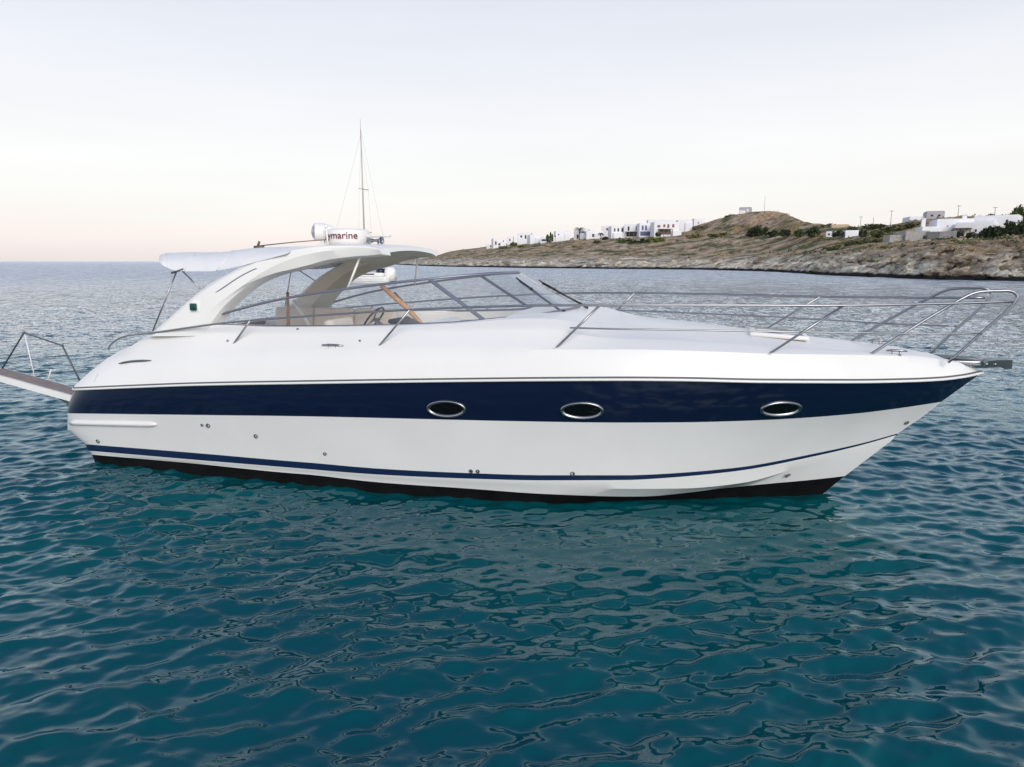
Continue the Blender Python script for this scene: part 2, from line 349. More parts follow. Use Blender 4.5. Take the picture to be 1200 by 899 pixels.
def build_coast():
    pxs = np.concatenate([np.arange(440, 1215, 1.1), np.arange(1216, 1340, 4), np.arange(1344, 2300, 9)])
    ts = np.concatenate([[.985], np.linspace(1, 1.12, 34), np.linspace(1.125, 1.6, 70)[1:], np.linspace(1.6, 1.9, 26)[1:], [2.0, 2.2, 2.6, 3.2]])
    D = shore_depth(pxs); V = np.zeros((len(ts), len(pxs), 3))
    rows = np.stack([pchip(COAST[:, 0], COAST[:, c], pxs) for c in range(1, 6)])
    rows = np.stack([pchip(COAST[:, 0], COAST[:, c], pxs) for c in range(1, 6)])
    Zc = np.stack([zrow(rows[c], D*TT[c]) for c in range(5)])      # heights at the five profile knots
    for j in range(len(pxs)):
        tt = np.array([.985, 1.0, 1.02, 1.12, 1.35, 1.6, 1.9, 2.05, 3.2])
        zz = np.array([-1.5, -.15, .25*Zc[1, j], Zc[1, j], Zc[2, j], Zc[3, j], Zc[4, j], Zc[4, j]*.96, Zc[4, j]*.3])
        u = (pxs[j]-600)/F
        Y = D[j]*ts; V[:, j, 1] = Y; V[:, j, 0] = u*Y/CP*1.0; V[:, j, 2] = pchip(tt, zz, ts)
    # exact column: x = u*Y/(cp - v sp) with v near the horizon
    V[:, :, 0] = ((pxs-600)/F)[None, :]*V[:, :, 1]/(CP - ((300-449.5)/F)*SP)
    x, y, z = V[..., 0], V[..., 1], V[..., 2]
    n1 = fbm(x*.09, y*.09, z*.25, 5, 1)-.5; n2 = fbm(x*.35+z*.3, y*.35, z*.5, 4, 2)-.5
    n3 = fbm(x*.16+y*.10+z*.4, y*.16-x*.04, z*.5, 5, 3)-.5
    tcl = np.clip((ts-.995)/.03, 0, 1)[:, None]*np.clip((2.6-ts)/.6, 0, 1)[:, None]
    cliff = np.clip((1.22-ts)/.1, 0, 1)[:, None]
    amp = np.minimum(Zc[1], 6)/4
    V[..., 2] += tcl*amp[None, :]*(n1*(1.6+1.6*cliff) + n2*(.9+.6*cliff) + cliff*1.5*(np.abs(n3)*-2+.35))
    ridge = 1-np.abs(n2)*2
    V[..., 1] += tcl*cliff*amp[None, :]*(n1*8+ n2*5 + np.abs(n3)*12)
    mb = MB(); mb.grid([list(map(tuple, V[i])) for i in range(len(ts))])
    m = bpy.data.materials.new('coast_rock'); m.use_nodes = True; n = m.node_tree.nodes; l = m.node_tree.links; b = n['Principled BSDF']
    b.inputs['Roughness'].default_value = .95; b.inputs['Specular IOR Level'].default_value = .15
    g = n.new('ShaderNodeNewGeometry'); sp = n.new('ShaderNodeSeparateXYZ'); l.new(g.outputs['Position'], sp.inputs[0])
    def noise(scale, det=6, rough=.6, st=(1, 1, 1), rot=(0, 0, 0)):
        mp = n.new('ShaderNodeMapping'); mp.inputs['Scale'].default_value = st; mp.inputs['Rotation'].default_value = rot
        l.new(g.outputs['Position'], mp.inputs['Vector'])
        t = n.new('ShaderNodeTexNoise'); t.inputs['Scale'].default_value = scale; t.inputs['Detail'].default_value = det; t.inputs['Roughness'].default_value = rough
        l.new(mp.outputs[0], t.inputs['Vector']); return t
    def rampn(src, stops):
        r = n.new('ShaderNodeValToRGB'); e = r.color_ramp.elements
        e[0].position, e[0].color = stops[0][0], (*stops[0][1], 1); e[1].position, e[1].color = stops[-1][0], (*stops[-1][1], 1)
        for p, c in stops[1:-1]: q = e.new(p); q.color = (*c, 1)
        l.new(src, r.inputs[0]); return r
    def mix(fac, a, b_):
        x_ = n.new('ShaderNodeMix'); x_.data_type = 'RGBA'; l.new(fac, x_.inputs[0]); l.new(a, x_.inputs[6]); l.new(b_, x_.inputs[7]); return x_.outputs[2]
    scrub = rampn(noise(.22, 8, .7).outputs[0], [(.33, (.07, .058, .044)), (.42, (.25, .175, .115)), (.51, (.42, .305, .205)), (.62, (.62, .49, .35))])
    rock = rampn(noise(.26, 9, .70, (.55, .8, 2.6), (R(20), R(38), 0)).outputs[0], [(.34, (.05, .045, .042)), (.42, (.29, .255, .205)), (.50, (.56, .51, .42)), (.60, (.86, .81, .70))])
    hg = n.new('ShaderNodeMapRange'); hg.inputs[1].default_value = 2.2; hg.inputs[2].default_value = 5.5; l.new(sp.outputs['Z'], hg.inputs[0])
    hn = noise(.12, 4); ad = n.new('ShaderNodeMath'); ad.operation = 'MULTIPLY_ADD'; ad.use_clamp = True
    sub = n.new('ShaderNodeMath'); sub.operation = 'SUBTRACT'; sub.inputs[1].default_value = .5; l.new(hn.outputs[0], sub.inputs[0])
    ad.inputs[1].default_value = 2.2; l.new(sub.outputs[0], ad.inputs[0]); l.new(hg.outputs[0], ad.inputs[2])
    base = mix(ad.outputs[0], rock.outputs[0], scrub.outputs[0])
    # ochre grass and green scrub growing in patches
    og = rampn(noise(.07, 5, .6).outputs[0], [(.56, (0, 0, 0)), (.64, (1, 1, 1))]); oc = rampn(noise(.8, 4).outputs[0], [(.35, (.27, .17, .06)), (.65, (.55, .38, .16))])
    mu = n.new('ShaderNodeMath'); mu.operation = 'MULTIPLY'; l.new(og.outputs[0], mu.inputs[0]); l.new(ad.outputs[0], mu.inputs[1])
    base = mix(mu.outputs[0], base, oc.outputs[0])
    gg = rampn(noise(.1, 5, .65, (1, 1, 2)).outputs[0], [(.51, (0, 0, 0)), (.575, (1, 1, 1))]); gc = rampn(noise(.9, 5).outputs[0], [(.35, (.03, .042, .016)), (.65, (.16, .18, .075))])
    mu2 = n.new('ShaderNodeMath'); mu2.operation = 'MULTIPLY'; l.new(gg.outputs[0], mu2.inputs[0]); l.new(ad.outputs[0], mu2.inputs[1])
    base = mix(mu2.outputs[0], base, gc.outputs[0])
    # low sun's orange on the bare hill-top stone, put into its colour
    dv = n.new('ShaderNodeVectorMath'); dv.operation = 'DISTANCE'; hp = at(906, 250, 1.85); dv.inputs[1].default_value = tuple(hp); l.new(g.outputs['Position'], dv.inputs[0])
    hr = n.new('ShaderNodeMapRange'); hr.inputs[1].default_value = 9; hr.inputs[2].default_value = 15; hr.inputs[3].default_value = 1; hr.inputs[4].default_value = 0; l.new(dv.outputs['Value'], hr.inputs[0])
    orr = rampn(noise(.6, 6).outputs[0], [(.36, (.20, .12, .07)), (.55, (.74, .49, .31))])
    base = mix(hr.outputs[0], base, orr.outputs[0])
    # dark wet band just above the water
    wn = noise(.4, 4); wa = n.new('ShaderNodeMath'); wa.operation = 'MULTIPLY_ADD'; wa.inputs[1].default_value = -1.2; l.new(wn.outputs[0], wa.inputs[0]); l.new(sp.outputs['Z'], wa.inputs[2])
    wr = n.new('ShaderNodeMapRange'); wr.inputs[1].default_value = -.1; wr.inputs[2].default_value = .25; wr.inputs[3].default_value = 1; wr.inputs[4].default_value = 0; l.new(wa.outputs[0], wr.inputs[0])
    dk = n.new('ShaderNodeRGB'); dk.outputs[0].default_value = (.022, .021, .022, 1)
    base = mix(wr.outputs[0], base, dk.outputs[0]); l.new(base, b.inputs['Base Color'])
    bn = noise(.55, 8, .7, (1, 1, 1.6), (R(20), R(30), 0)); bu = n.new('ShaderNodeBump'); bu.inputs['Distance'].default_value = 1.6; bu.inputs['Strength'].default_value = .9
    l.new(bn.outputs[0], bu.inputs['Height']); l.new(bu.outputs[0], b.inputs['Normal'])
    o = mb.build('headland_terrain', m); o['kind'] = 'structure'
    return V, ts, pxs
TV, TTS, TPX = build_coast()
# ------------------------------------------------------------------ houses, walls and plants on the headland
HM = {'white': mat('whitewash', (.78, .78, .80), .9, var=.05, vscale=.6), 'grey': mat('grey_render', (.40, .39, .41), .9, var=.06, vscale=.6),
      'stone': mat('dry_stone', (.34, .33, .31), .95, var=.25, vscale=2.5), 'ochre': mat('ochre_render', (.52, .40, .27), .9, var=.1, vscale=.8),
      'dark': mat('window_dark', (.03, .032, .04), .25), 'blue': mat('blue_shutter', (.10, .13, .24), .6), 'rust': mat('red_shutter', (.22, .10, .085), .6), 'shade': mat('veranda_timber', (.16, .13, .11), .8)}
def house(name, label, cat, x0, x1, top, base, t, m='white', blocks=(), wins=(), extra=None, group=None, depth=7., turn=0.):
    """a cubic island house whose front spans columns x0..x1 and rows top..base"""
    p = at((x0+x1)/2, base, t); Y = p[1]; pr_ = ray((x0+x1)/2, base); k = Y/pr_[1]
    w = (x1-x0)*k/F; h = (base-top)*k/F*1.0
    az = math.atan2(p[0], p[1])
    turn = turn or random.choice((-1, 1, 1))*random.uniform(.10, .32)
    e = empty(name, (p[0], p[1], p[2]), -az+turn); tag(e, label, cat, group)
    mb = MB(); mb.box((0, depth/2, h/2-2.0), (w, depth, h+4), bev=min(.12, h*.03))
    pp = .0
    mb.build('wall', HM[m], e)
    mb = MB(); mb.box((0, depth/2, h+.11), (w*.97, depth*.97, .26), bev=.05); mb.build('roof', HM[m], e)
    for (a, b_, hh_, dy, mm) in blocks:          # wings: from a to b (fractions of the front), height fraction, forward shift
        mb = MB(); mb.box(((a+b_)/2*w-w/2, depth*.45-dy, h*hh_/2-2.0), ((b_-a)*w, depth*.9, h*hh_+4), bev=.1); mb.build('wing', HM[mm], e)
    for (fx, fz, fw_, fh, mm, *dy) in wins:
        y_ = -(dy[0] if dy else 0)
        kind_ = 'door' if fz-fh/2 < .06 and fh < .55 else 'window'
        mb = MB(); mb.box((fx*w-w/2, y_-.0, fz*h), (fw_*w, .10, fh*h), bev=.01); q = mb.build(kind_, HM[mm], e)
    if extra: extra(e, w, h, depth)
    return e
def chimney(fx, hh_, ww):
    def f(e, w, h, d):
        mb = MB(); mb.box((fx*w-w/2, d*.3, h+hh_/2), (ww, ww, hh_), bev=.05); mb.box((fx*w-w/2, d*.3, h+hh_+.1), (ww*1.25, ww*1.25, .2), bev=.04); mb.build('chimney', HM['white'], e)
    return f
def pergola(a, b_, hh_, dy=2.4):
    def f(e, w, h, d):
        mb = MB(); mb.box(((a+b_)/2*w-w/2, -dy/2, h*hh_), ((b_-a)*w, dy, .2)); 
        for k in range(4): mb.box(((a+(b_-a)*k/3)*w-w/2, -dy+.1, h*hh_/2-.5), (.22, .22, h*hh_+1))
        mb.build('veranda', HM['shade'], e)
    return f
W = 'white'
house('white_house', 'small low white house at the far left end of the headland village', 'house', 570, 578.5, 286.2, 291, 1.62, wins=[(.6, .5, .18, .4, 'dark')], depth=5)
house('white_house', 'white cube house with three dark windows, second from the seaward end of the village', 'house', 578, 593, 280, 289, 1.60, wins=[(.2, .45, .12, .45, 'dark'), (.55, .3, .3, .28, 'dark'), (.8, .62, .1, .3, 'dark')], blocks=[(.55, 1.0, .62, .6, W)])
house('white_house', 'pale grey-white house set back above the second white cube house', 'house', 594, 601, 277.5, 287, 1.72, wins=[(.5, .6, .2, .25, 'dark')])
house('white_house', 'white house with dark windows and a grey upper storey behind round bushes', 'house', 606, 622, 273.5, 285, 1.64, wins=[(.3, .62, .14, .3, 'dark'), (.62, .62, .12, .34, 'dark'), (.3, .2, .16, .3, 'dark')], blocks=[(0, .5, .55, 1, W)])
house('white_house', 'long low white house with sloping wall right of the round bushes', 'house', 621, 634, 276, 285, 1.60, wins=[(.75, .4, .16, .4, 'dark')], blocks=[(.5, 1, .7, .8, W)])
house('white_house', 'white terrace house with long dark opening beside the small round tree', 'house', 633, 650, 278.5, 284.5, 1.60, wins=[(.3, .5, .42, .34, 'dark'), (.85, .45, .12, .5, 'dark')])
house('white_house', 'light grey boxy house left of the taller palm', 'house', 651, 668, 271.5, 283, 1.66, 'white', wins=[(.2, .6, .1, .3, 'dark'), (.7, .55, .2, .26, 'dark')], blocks=[(0, .45, .62, 1.2, W), (.6, 1, .8, .5, W)])
house('white_house', 'small white house with blue shutters just right of the taller palm', 'house', 672, 688, 269, 281, 1.60, wins=[(.7, .72, .26, .18, 'blue'), (.3, .3, .16, .4, 'dark'), (.45, .7, .12, .2, 'dark')])
house('white_house', 'broad single-storey white house between the palm and the long villa row', 'house', 687, 707, 271.5, 280.5, 1.61, wins=[(.4, .5, .12, .4, 'dark'), (.75, .4, .12, .5, 'dark')], blocks=[(.5, 1, .75, .7, W)])
house('white_house', 'grey-white upper house standing behind the left end of the villa row', 'house', 704, 722, 265.5, 279, 1.74, wins=[(.4, .75, .1, .2, 'dark')])
house('white_villa', 'white villa with railed balcony, leftmost of the two-storey villa row', 'house', 716, 732, 266, 279, 1.60, wins=[(.25, .72, .1, .3, 'dark'), (.52, .72, .12, .3, 'dark'), (.82, .72, .14, .34, 'dark'), (.5, .32, .6, .14, 'shade')], blocks=[(.12, .95, .42, 1.4, W)])
house('white_villa', 'white two-storey villa with tall windows above a dark veranda in the villa row', 'house', 731, 750, 263.5, 278, 1.61, wins=[(.28, .68, .11, .34, 'dark'), (.78, .68, .12, .34, 'dark'), (.5, .22, .7, .34, 'dark')], extra=pergola(.12, .9, .42))
house('white_villa', 'white two-storey villa with two blue arched windows above a blue ground floor', 'house', 749, 766, 262.5, 277.5, 1.60, wins=[(.22, .68, .13, .36, 'blue'), (.45, .68, .13, .36, 'blue'), (.78, .68, .14, .32, 'grey'), (.48, .24, .84, .32, 'blue')])
house('white_villa', 'tall white villa with four red-brown shutters at the right end of the villa row', 'house', 766, 796, 261, 276, 1.59, wins=[(.18, .70, .12, .18, 'rust'), (.40, .74, .08, .22, 'rust'), (.56, .72, .08, .28, 'rust'), (.76, .74, .09, .24, 'rust'), (.42, .24, .5, .34, 'shade')], extra=pergola(.15, .68, .48), blocks=[(.7, 1.06, .34, 1.6, W)])
house('white_house', 'pale flat-roofed house peeping over the tall villas with red-brown shutters', 'house', 759, 789, 258, 270, 1.80, wins=[])
house('white_house', 'pale grey-white house with low bushes against the slope right of the villa row', 'house', 794, 811, 258.5, 271, 1.70, wins=[(.6, .3, .2, .2, 'dark')], blocks=[(.5, 1, .8, .8, W)])
house('white_house', 'small pale white house half hidden by the hill, topmost right of the villa row', 'house', 813, 826, 256.8, 268, 1.84, wins=[(.4, .6, .14, .25, 'grey')])
house('hilltop_house', 'pale grey-white house alone on top of the hill', 'house', 866, 879, 243.6, 251.5, 1.90, 'grey', wins=[(.75, .6, .16, .4, 'white')], blocks=[(0, .55, .6, .8, W)], depth=5)
house('ochre_house', 'flat ochre house with a dark doorway among trees right of the rocks tinted sunlit orange', 'house', 975, 994, 264, 271, 1.82, 'ochre', wins=[(.86, .4, .13, .7, 'shade')])
house('white_house', 'long low white house behind trees in the middle of the headland', 'house', 991, 1008, 271, 277.5, 1.62, wins=[(.9, .4, .1, .6, 'dark')], depth=5)
house('white_house', 'tiny white house between the trees below the ochre house', 'house', 968, 978, 272, 276.5, 1.60, wins=[(.35, .4, .2, .5, 'dark')], depth=4)
house('grey_house', 'low grey stone house with pillared terrace at the cliff edge', 'house', 1062, 1088, 272, 282.5, 1.50, 'stone', wins=[(.82, .42, .22, .36, 'dark')], blocks=[(-.6, 0, .72, -1, 'stone')])
def terrace(e, w, h, d): pass
house('distant_building', 'distant pale flat building on the skyline left of the lilac one', 'house', 1066.5, 1088, 254.8, 262, 1.95, 'white', wins=[(.3, .6, .1, .3, 'grey')])
house('distant_building', 'distant lilac-grey block on the skyline behind the main white villa', 'house', 1086.5, 1105, 248.5, 259, 2.0, 'grey', wins=[(.3, .6, .14, .2, 'dark'), (.7, .6, .14, .2, 'dark')])
house('white_villa', 'low white annex with a white chimney left of the main villa', 'house', 1081, 1101, 267, 279, 1.56, extra=chimney(.14, 2.0, .8), wins=[])
house('white_villa', 'main white villa with plain upper wall in the large compound on the right', 'house', 1099, 1137, 258, 277, 1.60, wins=[(.30, .62, .04, .12, 'grey'), (.70, .5, .05, .16, 'dark')], extra=chimney(.8, 1.0, .9), blocks=[(.45, 1.0, .72, 1.2, W)], depth=9)
house('white_villa', 'white villa wing with shaded terrace between main villa and the dark trees', 'house', 1121, 1160, 262, 277.5, 1.57, wins=[(.10, .38, .14, .28, 'grey'), (.22, .25, .06, .4, 'dark'), (.55, .45, .05, .2, 'dark')], extra=pergola(.0, .45, .62, 2.2), depth=6)
house('white_villa', 'long white villa with flat white roofs rising behind the dark trees', 'house', 1143, 1187, 254, 275, 1.66, wins=[(.25, .78, .16, .07, 'grey'), (.75, .7, .05, .2, 'dark')], blocks=[(0, .5, .82, 1.0, W)], depth=8)
# terrace walls
def wall(name, label, pts, t, hgt, m, thick=.5):
    mb = MB(); P = [at(x, y, t) for x, y in pts]; o_ = P[0].copy()
    P = [p-o_ for p in P]
    f = [[(p[0], p[1]-thick/2, p[2]-1.5), (p[0], p[1]-thick/2, p[2]+hgt), (p[0], p[1]+thick/2, p[2]+hgt), (p[0], p[1]+thick/2, p[2]-1.5)] for p in P]
    mb.grid(f, smooth=False); q = mb.build(name, HM[m]); q.location = o_; tag(q, label, 'wall'); return q
wall('garden_wall', 'long pale garden wall along the cliff top below the white villas', [(1060, 284), (1090, 283), (1120, 281.5), (1150, 281), (1180, 281.5)], 1.50, .35, 'ochre')
wall('retaining_wall', 'grey stone retaining wall below the white annex', [(1086, 279), (1100, 279), (1120, 278)], 1.53, 1.4, 'stone')
wall('field_wall', 'low pale stone wall winding along the slope in the middle of the headland', [(980, 292.5), (1000, 290), (1020, 288), (1040, 286)], 1.36, .45, 'ochre')
# poles
def pole(label, x, row, t, top, kind_='utility_pole', arm=True):
    p = at(x, row, t); k = p[1]/ray(x, row)[1]; h = (row-top)*k/F
    mb = MB(); mb.tube([(0, 0, -1), (0, 0, h)], [.09, .06], 7)
    if arm: mb.box((0, 0, h*.95), (1.2, .12, .12))
    q = mb.build(kind_, M['galv']); q.location = p; tag(q, label, 'pole')
pole('thin mast standing on the rocks tinted sunlit orange at the hilltop', 895.5, 250, 1.90, 230, 'radio_mast', False)
pole('utility pole on the skyline left of the grey stone house', 1043.5, 265, 1.90, 247)
pole('short pole on the skyline right of the ochre house', 1008, 267, 1.9, 254)
pole('thin pole on the skyline between two others above green scrub', 1023, 265, 1.9, 255, 'utility_pole', False)
pole('pole behind the long white villa on the right skyline', 1165, 257, 1.95, 243)
pole('pole behind the main white villa with wires', 1122, 258, 1.95, 241)
# plants
LEAF = {}
def leafmat(name, c):
    m = mat(name, c, .8, var=.55, vscale=1.1); m.node_tree.nodes['Principled BSDF'].inputs['Specular IOR Level'].default_value = .2; return m
LM = {'dark': leafmat('dark_leaf', (.045, .060, .030)), 'mid': leafmat('green_leaf', (.085, .108, .045)), 'dry': leafmat('dry_leaf', (.19, .18, .09)), 'lime': leafmat('fresh_leaf', (.15, .18, .045))}
bark = mat('bark', (.09, .07, .055), .9)
def clump(n, seed, flat=1.):
    r_ = np.random.default_rng(seed); mb = MB(); lobes = [(r_.uniform(-.85, .85), r_.uniform(-.6, .6), r_.uniform(.12, .72)*flat, r_.uniform(.18, .42)) for _ in range(13)]
    for _ in range(n):
        lx, ly, lz, lr = lobes[r_.integers(13)]; d = r_.normal(size=3); d /= np.linalg.norm(d); d *= lr*r_.uniform(.45, 1.08)
        c = np.array([lx, ly, max(lz+d[2], .02)])+[d[0], d[1], 0]; a = r_.normal(size=3); a /= np.linalg.norm(a); b_ = np.cross(a, r_.normal(size=3)); b_ /= np.linalg.norm(b_)
        s_ = r_.uniform(.07, .17); mb.add([c-a*s_, c+b_*s_*.6, c+a*s_, c-b_*s_*.6], [(0, 1, 2, 3)], 0, False)
    return mb
meshes = {}
for kx in LM:
    for v in range(3):
        o_ = clump(850, 10+v, 1).build('shrub', LM[kx]); meshes[kx, v] = o_.data; bpy.data.objects.remove(o_)
def shrub(label, x, row, t, wpx, hpx, kx, v, group=None, name='shrub', cat='shrub'):
    p = at(x, row, t); k = p[1]/ray(x, row)[1]; o_ = bpy.data.objects.new(name, meshes[kx, v]); COL.objects.link(o_)
    o_.location = p-np.array([0, 0, .2]); o_.scale = (wpx*k/F/2, wpx*k/F/2, hpx*k/F); o_.rotation_euler = (0, 0, x*1.7); tag(o_, label, cat, group); return o_
def tree(label, x, row, t, wpx, hpx, kx, v, name='tree', cat='tree', group=None):
    p = at(x, row, t); k = p[1]/ray(x, row)[1]; h = hpx*k/F; w = wpx*k/F
    e = empty(name, p); tag(e, label, cat, group)
    mb = MB(); mb.tube([(0, 0, -.5), (.1, 0, h*.3), (0, .1, h*.6)], [.22, .16, .08], 7); mb.tube([(.08, 0, h*.28), (w*.22, 0, h*.6)], [.1, .04], 6); mb.tube([(.05, 0, h*.26), (-w*.2, .1, h*.62)], [.1, .04], 6); mb.build('trunk', bark, e)
    c = bpy.data.objects.new('crown', meshes[kx, v]); COL.objects.link(c); c.parent = e; c.location = (0, 0, h*.06); c.scale = (w/2, w/2, h*.95)
def palm(label, x, row, t, hpx, wpx):
    p = at(x, row, t); k = p[1]/ray(x, row)[1]; h = hpx*k/F; r0 = wpx*k/F/2; e = empty('palm_tree', p); tag(e, label, 'tree')
    mb = MB(); mb.tube([(0, 0, -.5), (.1, 0, h*.5), (0, 0, h*.86)], [.3, .22, .2], 8); mb.build('trunk', bark, e)
    mb = MB()
    for i in range(26):
        a = i*2.4; up_ = random.uniform(-.1, .75); pts = []
        for s_ in np.linspace(0, 1, 6): pts.append(np.array([math.cos(a)*r0*s_, math.sin(a)*r0*s_, h*.86+r0*(up_*s_-.9*s_*s_+.25*s_)]))
        sd_ = np.array([-math.sin(a), math.cos(a), 0]); wd = [.03, .16, .22, .2, .14, .02]
        mb.grid([[q+sd_*w_-[0, 0, w_*.5] for q, w_ in zip(pts, wd)], pts, [q-sd_*w_-[0, 0, w_*.5] for q, w_ in zip(pts, wd)]])
    mb.build('crown', LM['mid'], e)
palm('taller palm standing between the white houses', 679, 282, 1.58, 15.5, 15)
palm('shorter palm in front of the broad white house', 704, 281, 1.57, 8, 9)
tree('small round tree beside the white terrace house', 644, 284.5, 1.57, 8, 13, 'mid', 1)
shr = [('green bush below the second white cube house', 590, 291.5, 1.52, 12, 4, 'dry', 0), ('green bush below the dark-windowed white house', 611, 291, 1.5, 14, 5, 'lime', 1), ('dark bush beside the dark-windowed white house', 601, 288, 1.56, 8, 5, 'mid', 2),
 ('lone dark green bush on the slope left of the villa row', 700, 289.5, 1.5, 15, 8.5, 'dark', 0), ('dark bush at the left foot of the villa row', 710, 281, 1.56, 7, 4.5, 'dark', 2),
 ('wide dark green hedge below the railed villa, left end', 731, 290, 1.5, 26, 12, 'mid', 0), ('dense dark green bush in the middle of the hedge below the villas', 750, 289, 1.49, 24, 11, 'dark', 1), ('yellowish green bush at the right end of the villa hedge', 770, 286, 1.51, 22, 9, 'lime', 2),
 ('dark shrub between the villas and the veranda', 771, 277, 1.55, 6, 6, 'dark', 1), ('olive bush on the slope right of the villas', 815, 281.5, 1.55, 22, 9, 'dry', 0), ('yellow green bush under the hill, left of the path', 843, 277.5, 1.56, 24, 6, 'lime', 1), ('dull green scrub on the left shoulder of the hill', 822, 270, 1.72, 20, 6, 'dry', 2),
 ('green scrub beside the hilltop house', 857, 255.5, 1.86, 16, 5, 'mid', 0), ('large dark round shrub under the rocks tinted sunlit orange', 887, 276, 1.57, 24, 12.5, 'dark', 0), ('dark shrub right of the largest round one', 905, 276, 1.57, 16, 7.5, 'dark', 1), ('dark green shrub, third in the row under the rocks tinted sunlit orange', 921, 276, 1.56, 16, 8.5, 'dark', 2),
 ('dark shrub before the small white walls', 936, 276.5, 1.56, 16, 10, 'mid', 1), ('bushy tree-like shrub left of the tiny white house', 953, 276, 1.57, 17, 11, 'dark', 0), ('dark round shrub right of the tiny white house', 983, 276.5, 1.57, 13, 8, 'dark', 2), ('grey-green shrub on the skyline behind the tiny white house', 961, 268, 1.75, 16, 6, 'dry', 1),
 ('dark shrub on the skyline left of the ochre house', 972, 266.5, 1.84, 14, 5.5, 'mid', 0), ('dark shrub beside the ochre house door', 999, 272, 1.74, 12, 8, 'mid', 2), ('upright dark tree-like shrub at the end of the long low white house', 1011, 277, 1.58, 8, 11, 'dark', 1),
 ('long band of green shrubs climbing the slope, lower end', 962, 300, 1.30, 26, 7, 'mid', 0), ('long band of green shrubs climbing the slope, middle', 985, 295, 1.34, 28, 9, 'mid', 1), ('long band of green shrubs climbing the slope, upper end', 1003, 289.5, 1.40, 24, 9, 'mid', 2),
 ('wide olive bush above the low pale wall', 1024, 285, 1.46, 30, 8, 'dry', 0), ('dark green bush behind the olive one', 1030, 277, 1.6, 26, 9, 'mid', 1), ('sprawling green shrub on the ridge left of the stone house', 1028, 268, 1.78, 30, 7, 'mid', 2), ('round olive shrub on the ridge above the stone terrace', 1049, 270, 1.74, 30, 8, 'dry', 1),
 ('grey-green ridge shrub behind the distant flat building', 1075, 266.5, 1.80, 34, 7, 'dry', 2), ('tall reddish-green shrub left of the stone terrace', 1041, 282, 1.5, 14, 12, 'dry', 0),
 ('low bright green patch of shrubs below the stone house', 1066, 287, 1.46, 24, 4, 'lime', 1), ('bright green shrub below the garden wall', 1100, 287.5, 1.45, 30, 5.5, 'lime', 2), ('dark bush in front of the main villa', 1118, 277, 1.54, 13, 9.5, 'dark', 1), ('dark green bush before the villa terrace', 1138, 277.5, 1.53, 10, 7, 'dark', 2),
 ('bush along the wall in front of the white annex', 1108, 281, 1.52, 26, 3.5, 'mid', 0), ('brown-green bush at the corner of the dark trees', 1150, 279, 1.5, 12, 9, 'dry', 1), ('bright lime bush at the right edge of the cliff top', 1192, 285.5, 1.44, 26, 6, 'lime', 0), ('lime bush beside the brightest one near the garden wall', 1178, 282.5, 1.46, 14, 4, 'lime', 2),
 ('small tuft on the skyline behind the main villa', 1113, 258, 1.9, 12, 5, 'dark', 1), ('rounded tuft on the skyline behind the chimney', 1131, 258, 1.9, 12, 7.5, 'mid', 2), ('dark tuft on the skyline left of the long villa', 1160, 255.5, 1.92, 12, 6, 'mid', 0)]
for a in shr: shrub(*a)
tree('wide dark tree left of the compound trees in front of the long villa', 1160, 280, 1.50, 24, 15, 'dark', 0)
tree('largest dark tree in front of the long white villa', 1176, 280.5, 1.49, 30, 22, 'dark', 1)
tree('dark tree at the right edge of the photo below the tall one', 1197, 281.5, 1.48, 30, 24, 'dark', 2)
tree('tall loose tree on the skyline at the right edge', 1195, 262, 1.75, 22, 22, 'mid', 0)
tree('dark tree beside the roof of the long white villa', 1186, 262, 1.78, 14, 11, 'mid', 1)
# low dry scrub scattered over the slopes: nobody could count it
cand = [(i, j) for i in range(len(TTS)) for j in range(0, len(TPX)) if 1.09 < TTS[i] < 1.9 and TPX[j] < 1215]
mb = MB(); r_ = np.random.default_rng(5)
for q in r_.choice(len(cand), 1500, replace=False):
    i, j = cand[q]; c0 = TV[i, j]; k_ = int(r_.choice(3, p=[.3, .3, .4])); sz = r_.uniform(.3, .8)*(1 if TTS[i] > 1.2 else .6)
    if fbm(np.array([c0[0]*.05]), np.array([c0[1]*.05]), np.array([0.]), 3, 9)[0] < .36: continue
    for _ in range(9):
        d = r_.normal(size=3)*[.6, .6, .28]*sz; c = c0+d+[0, 0, .22*sz]; a = r_.normal(size=3); a /= np.linalg.norm(a); b_ = np.cross(a, r_.normal(size=3)); b_ /= np.linalg.norm(b_); w_ = sz*r_.uniform(.25, .5)
        mb.add([c-a*w_, c+b_*w_*.7, c+a*w_, c-b_*w_*.7], [(0, 1, 2, 3)], k_, False)
o_ = mb.build('low_scrub', [LM['dark'], LM['mid'], LM['dry']]); tag(o_, 'low dry scrub scattered over the brown headland slopes', 'scrub', kind='stuff')
# broken boulders along the tide line: nobody could count them
mb = MB(); r_ = np.random.default_rng(11); bm = bmesh.new(); bmesh.ops.create_icosphere(bm, subdivisions=2, radius=.5); bm.verts.index_update()
IV = np.array([v.co[:] for v in bm.verts]); IFc = [[v.index for v in f.verts] for f in bm.faces]; bm.free()
for _ in range(420):
    j = int(r_.integers(20, len(TPX)-20)); i = int(r_.integers(2, 26)); c0 = TV[i, j]; sz = r_.uniform(.35, 1.7)*(1 if c0[1] < 190 else 1.3)
    nz_ = 1+.35*np.sin(IV@r_.normal(size=3)*7+r_.uniform(0, 6))+.25*np.sin(IV@r_.normal(size=3)*11)
    v = IV*nz_[:, None]*[1.3, 1, .75]*sz; a = r_.uniform(0, 6.28); c_, s_ = math.cos(a), math.sin(a)
    v = v@np.array([[c_, s_, 0], [-s_, c_, 0], [0, 0, 1]]); v[:, 2] += v[:, 0]*.35
    mb.add(v+c0, IFc, 0, False)
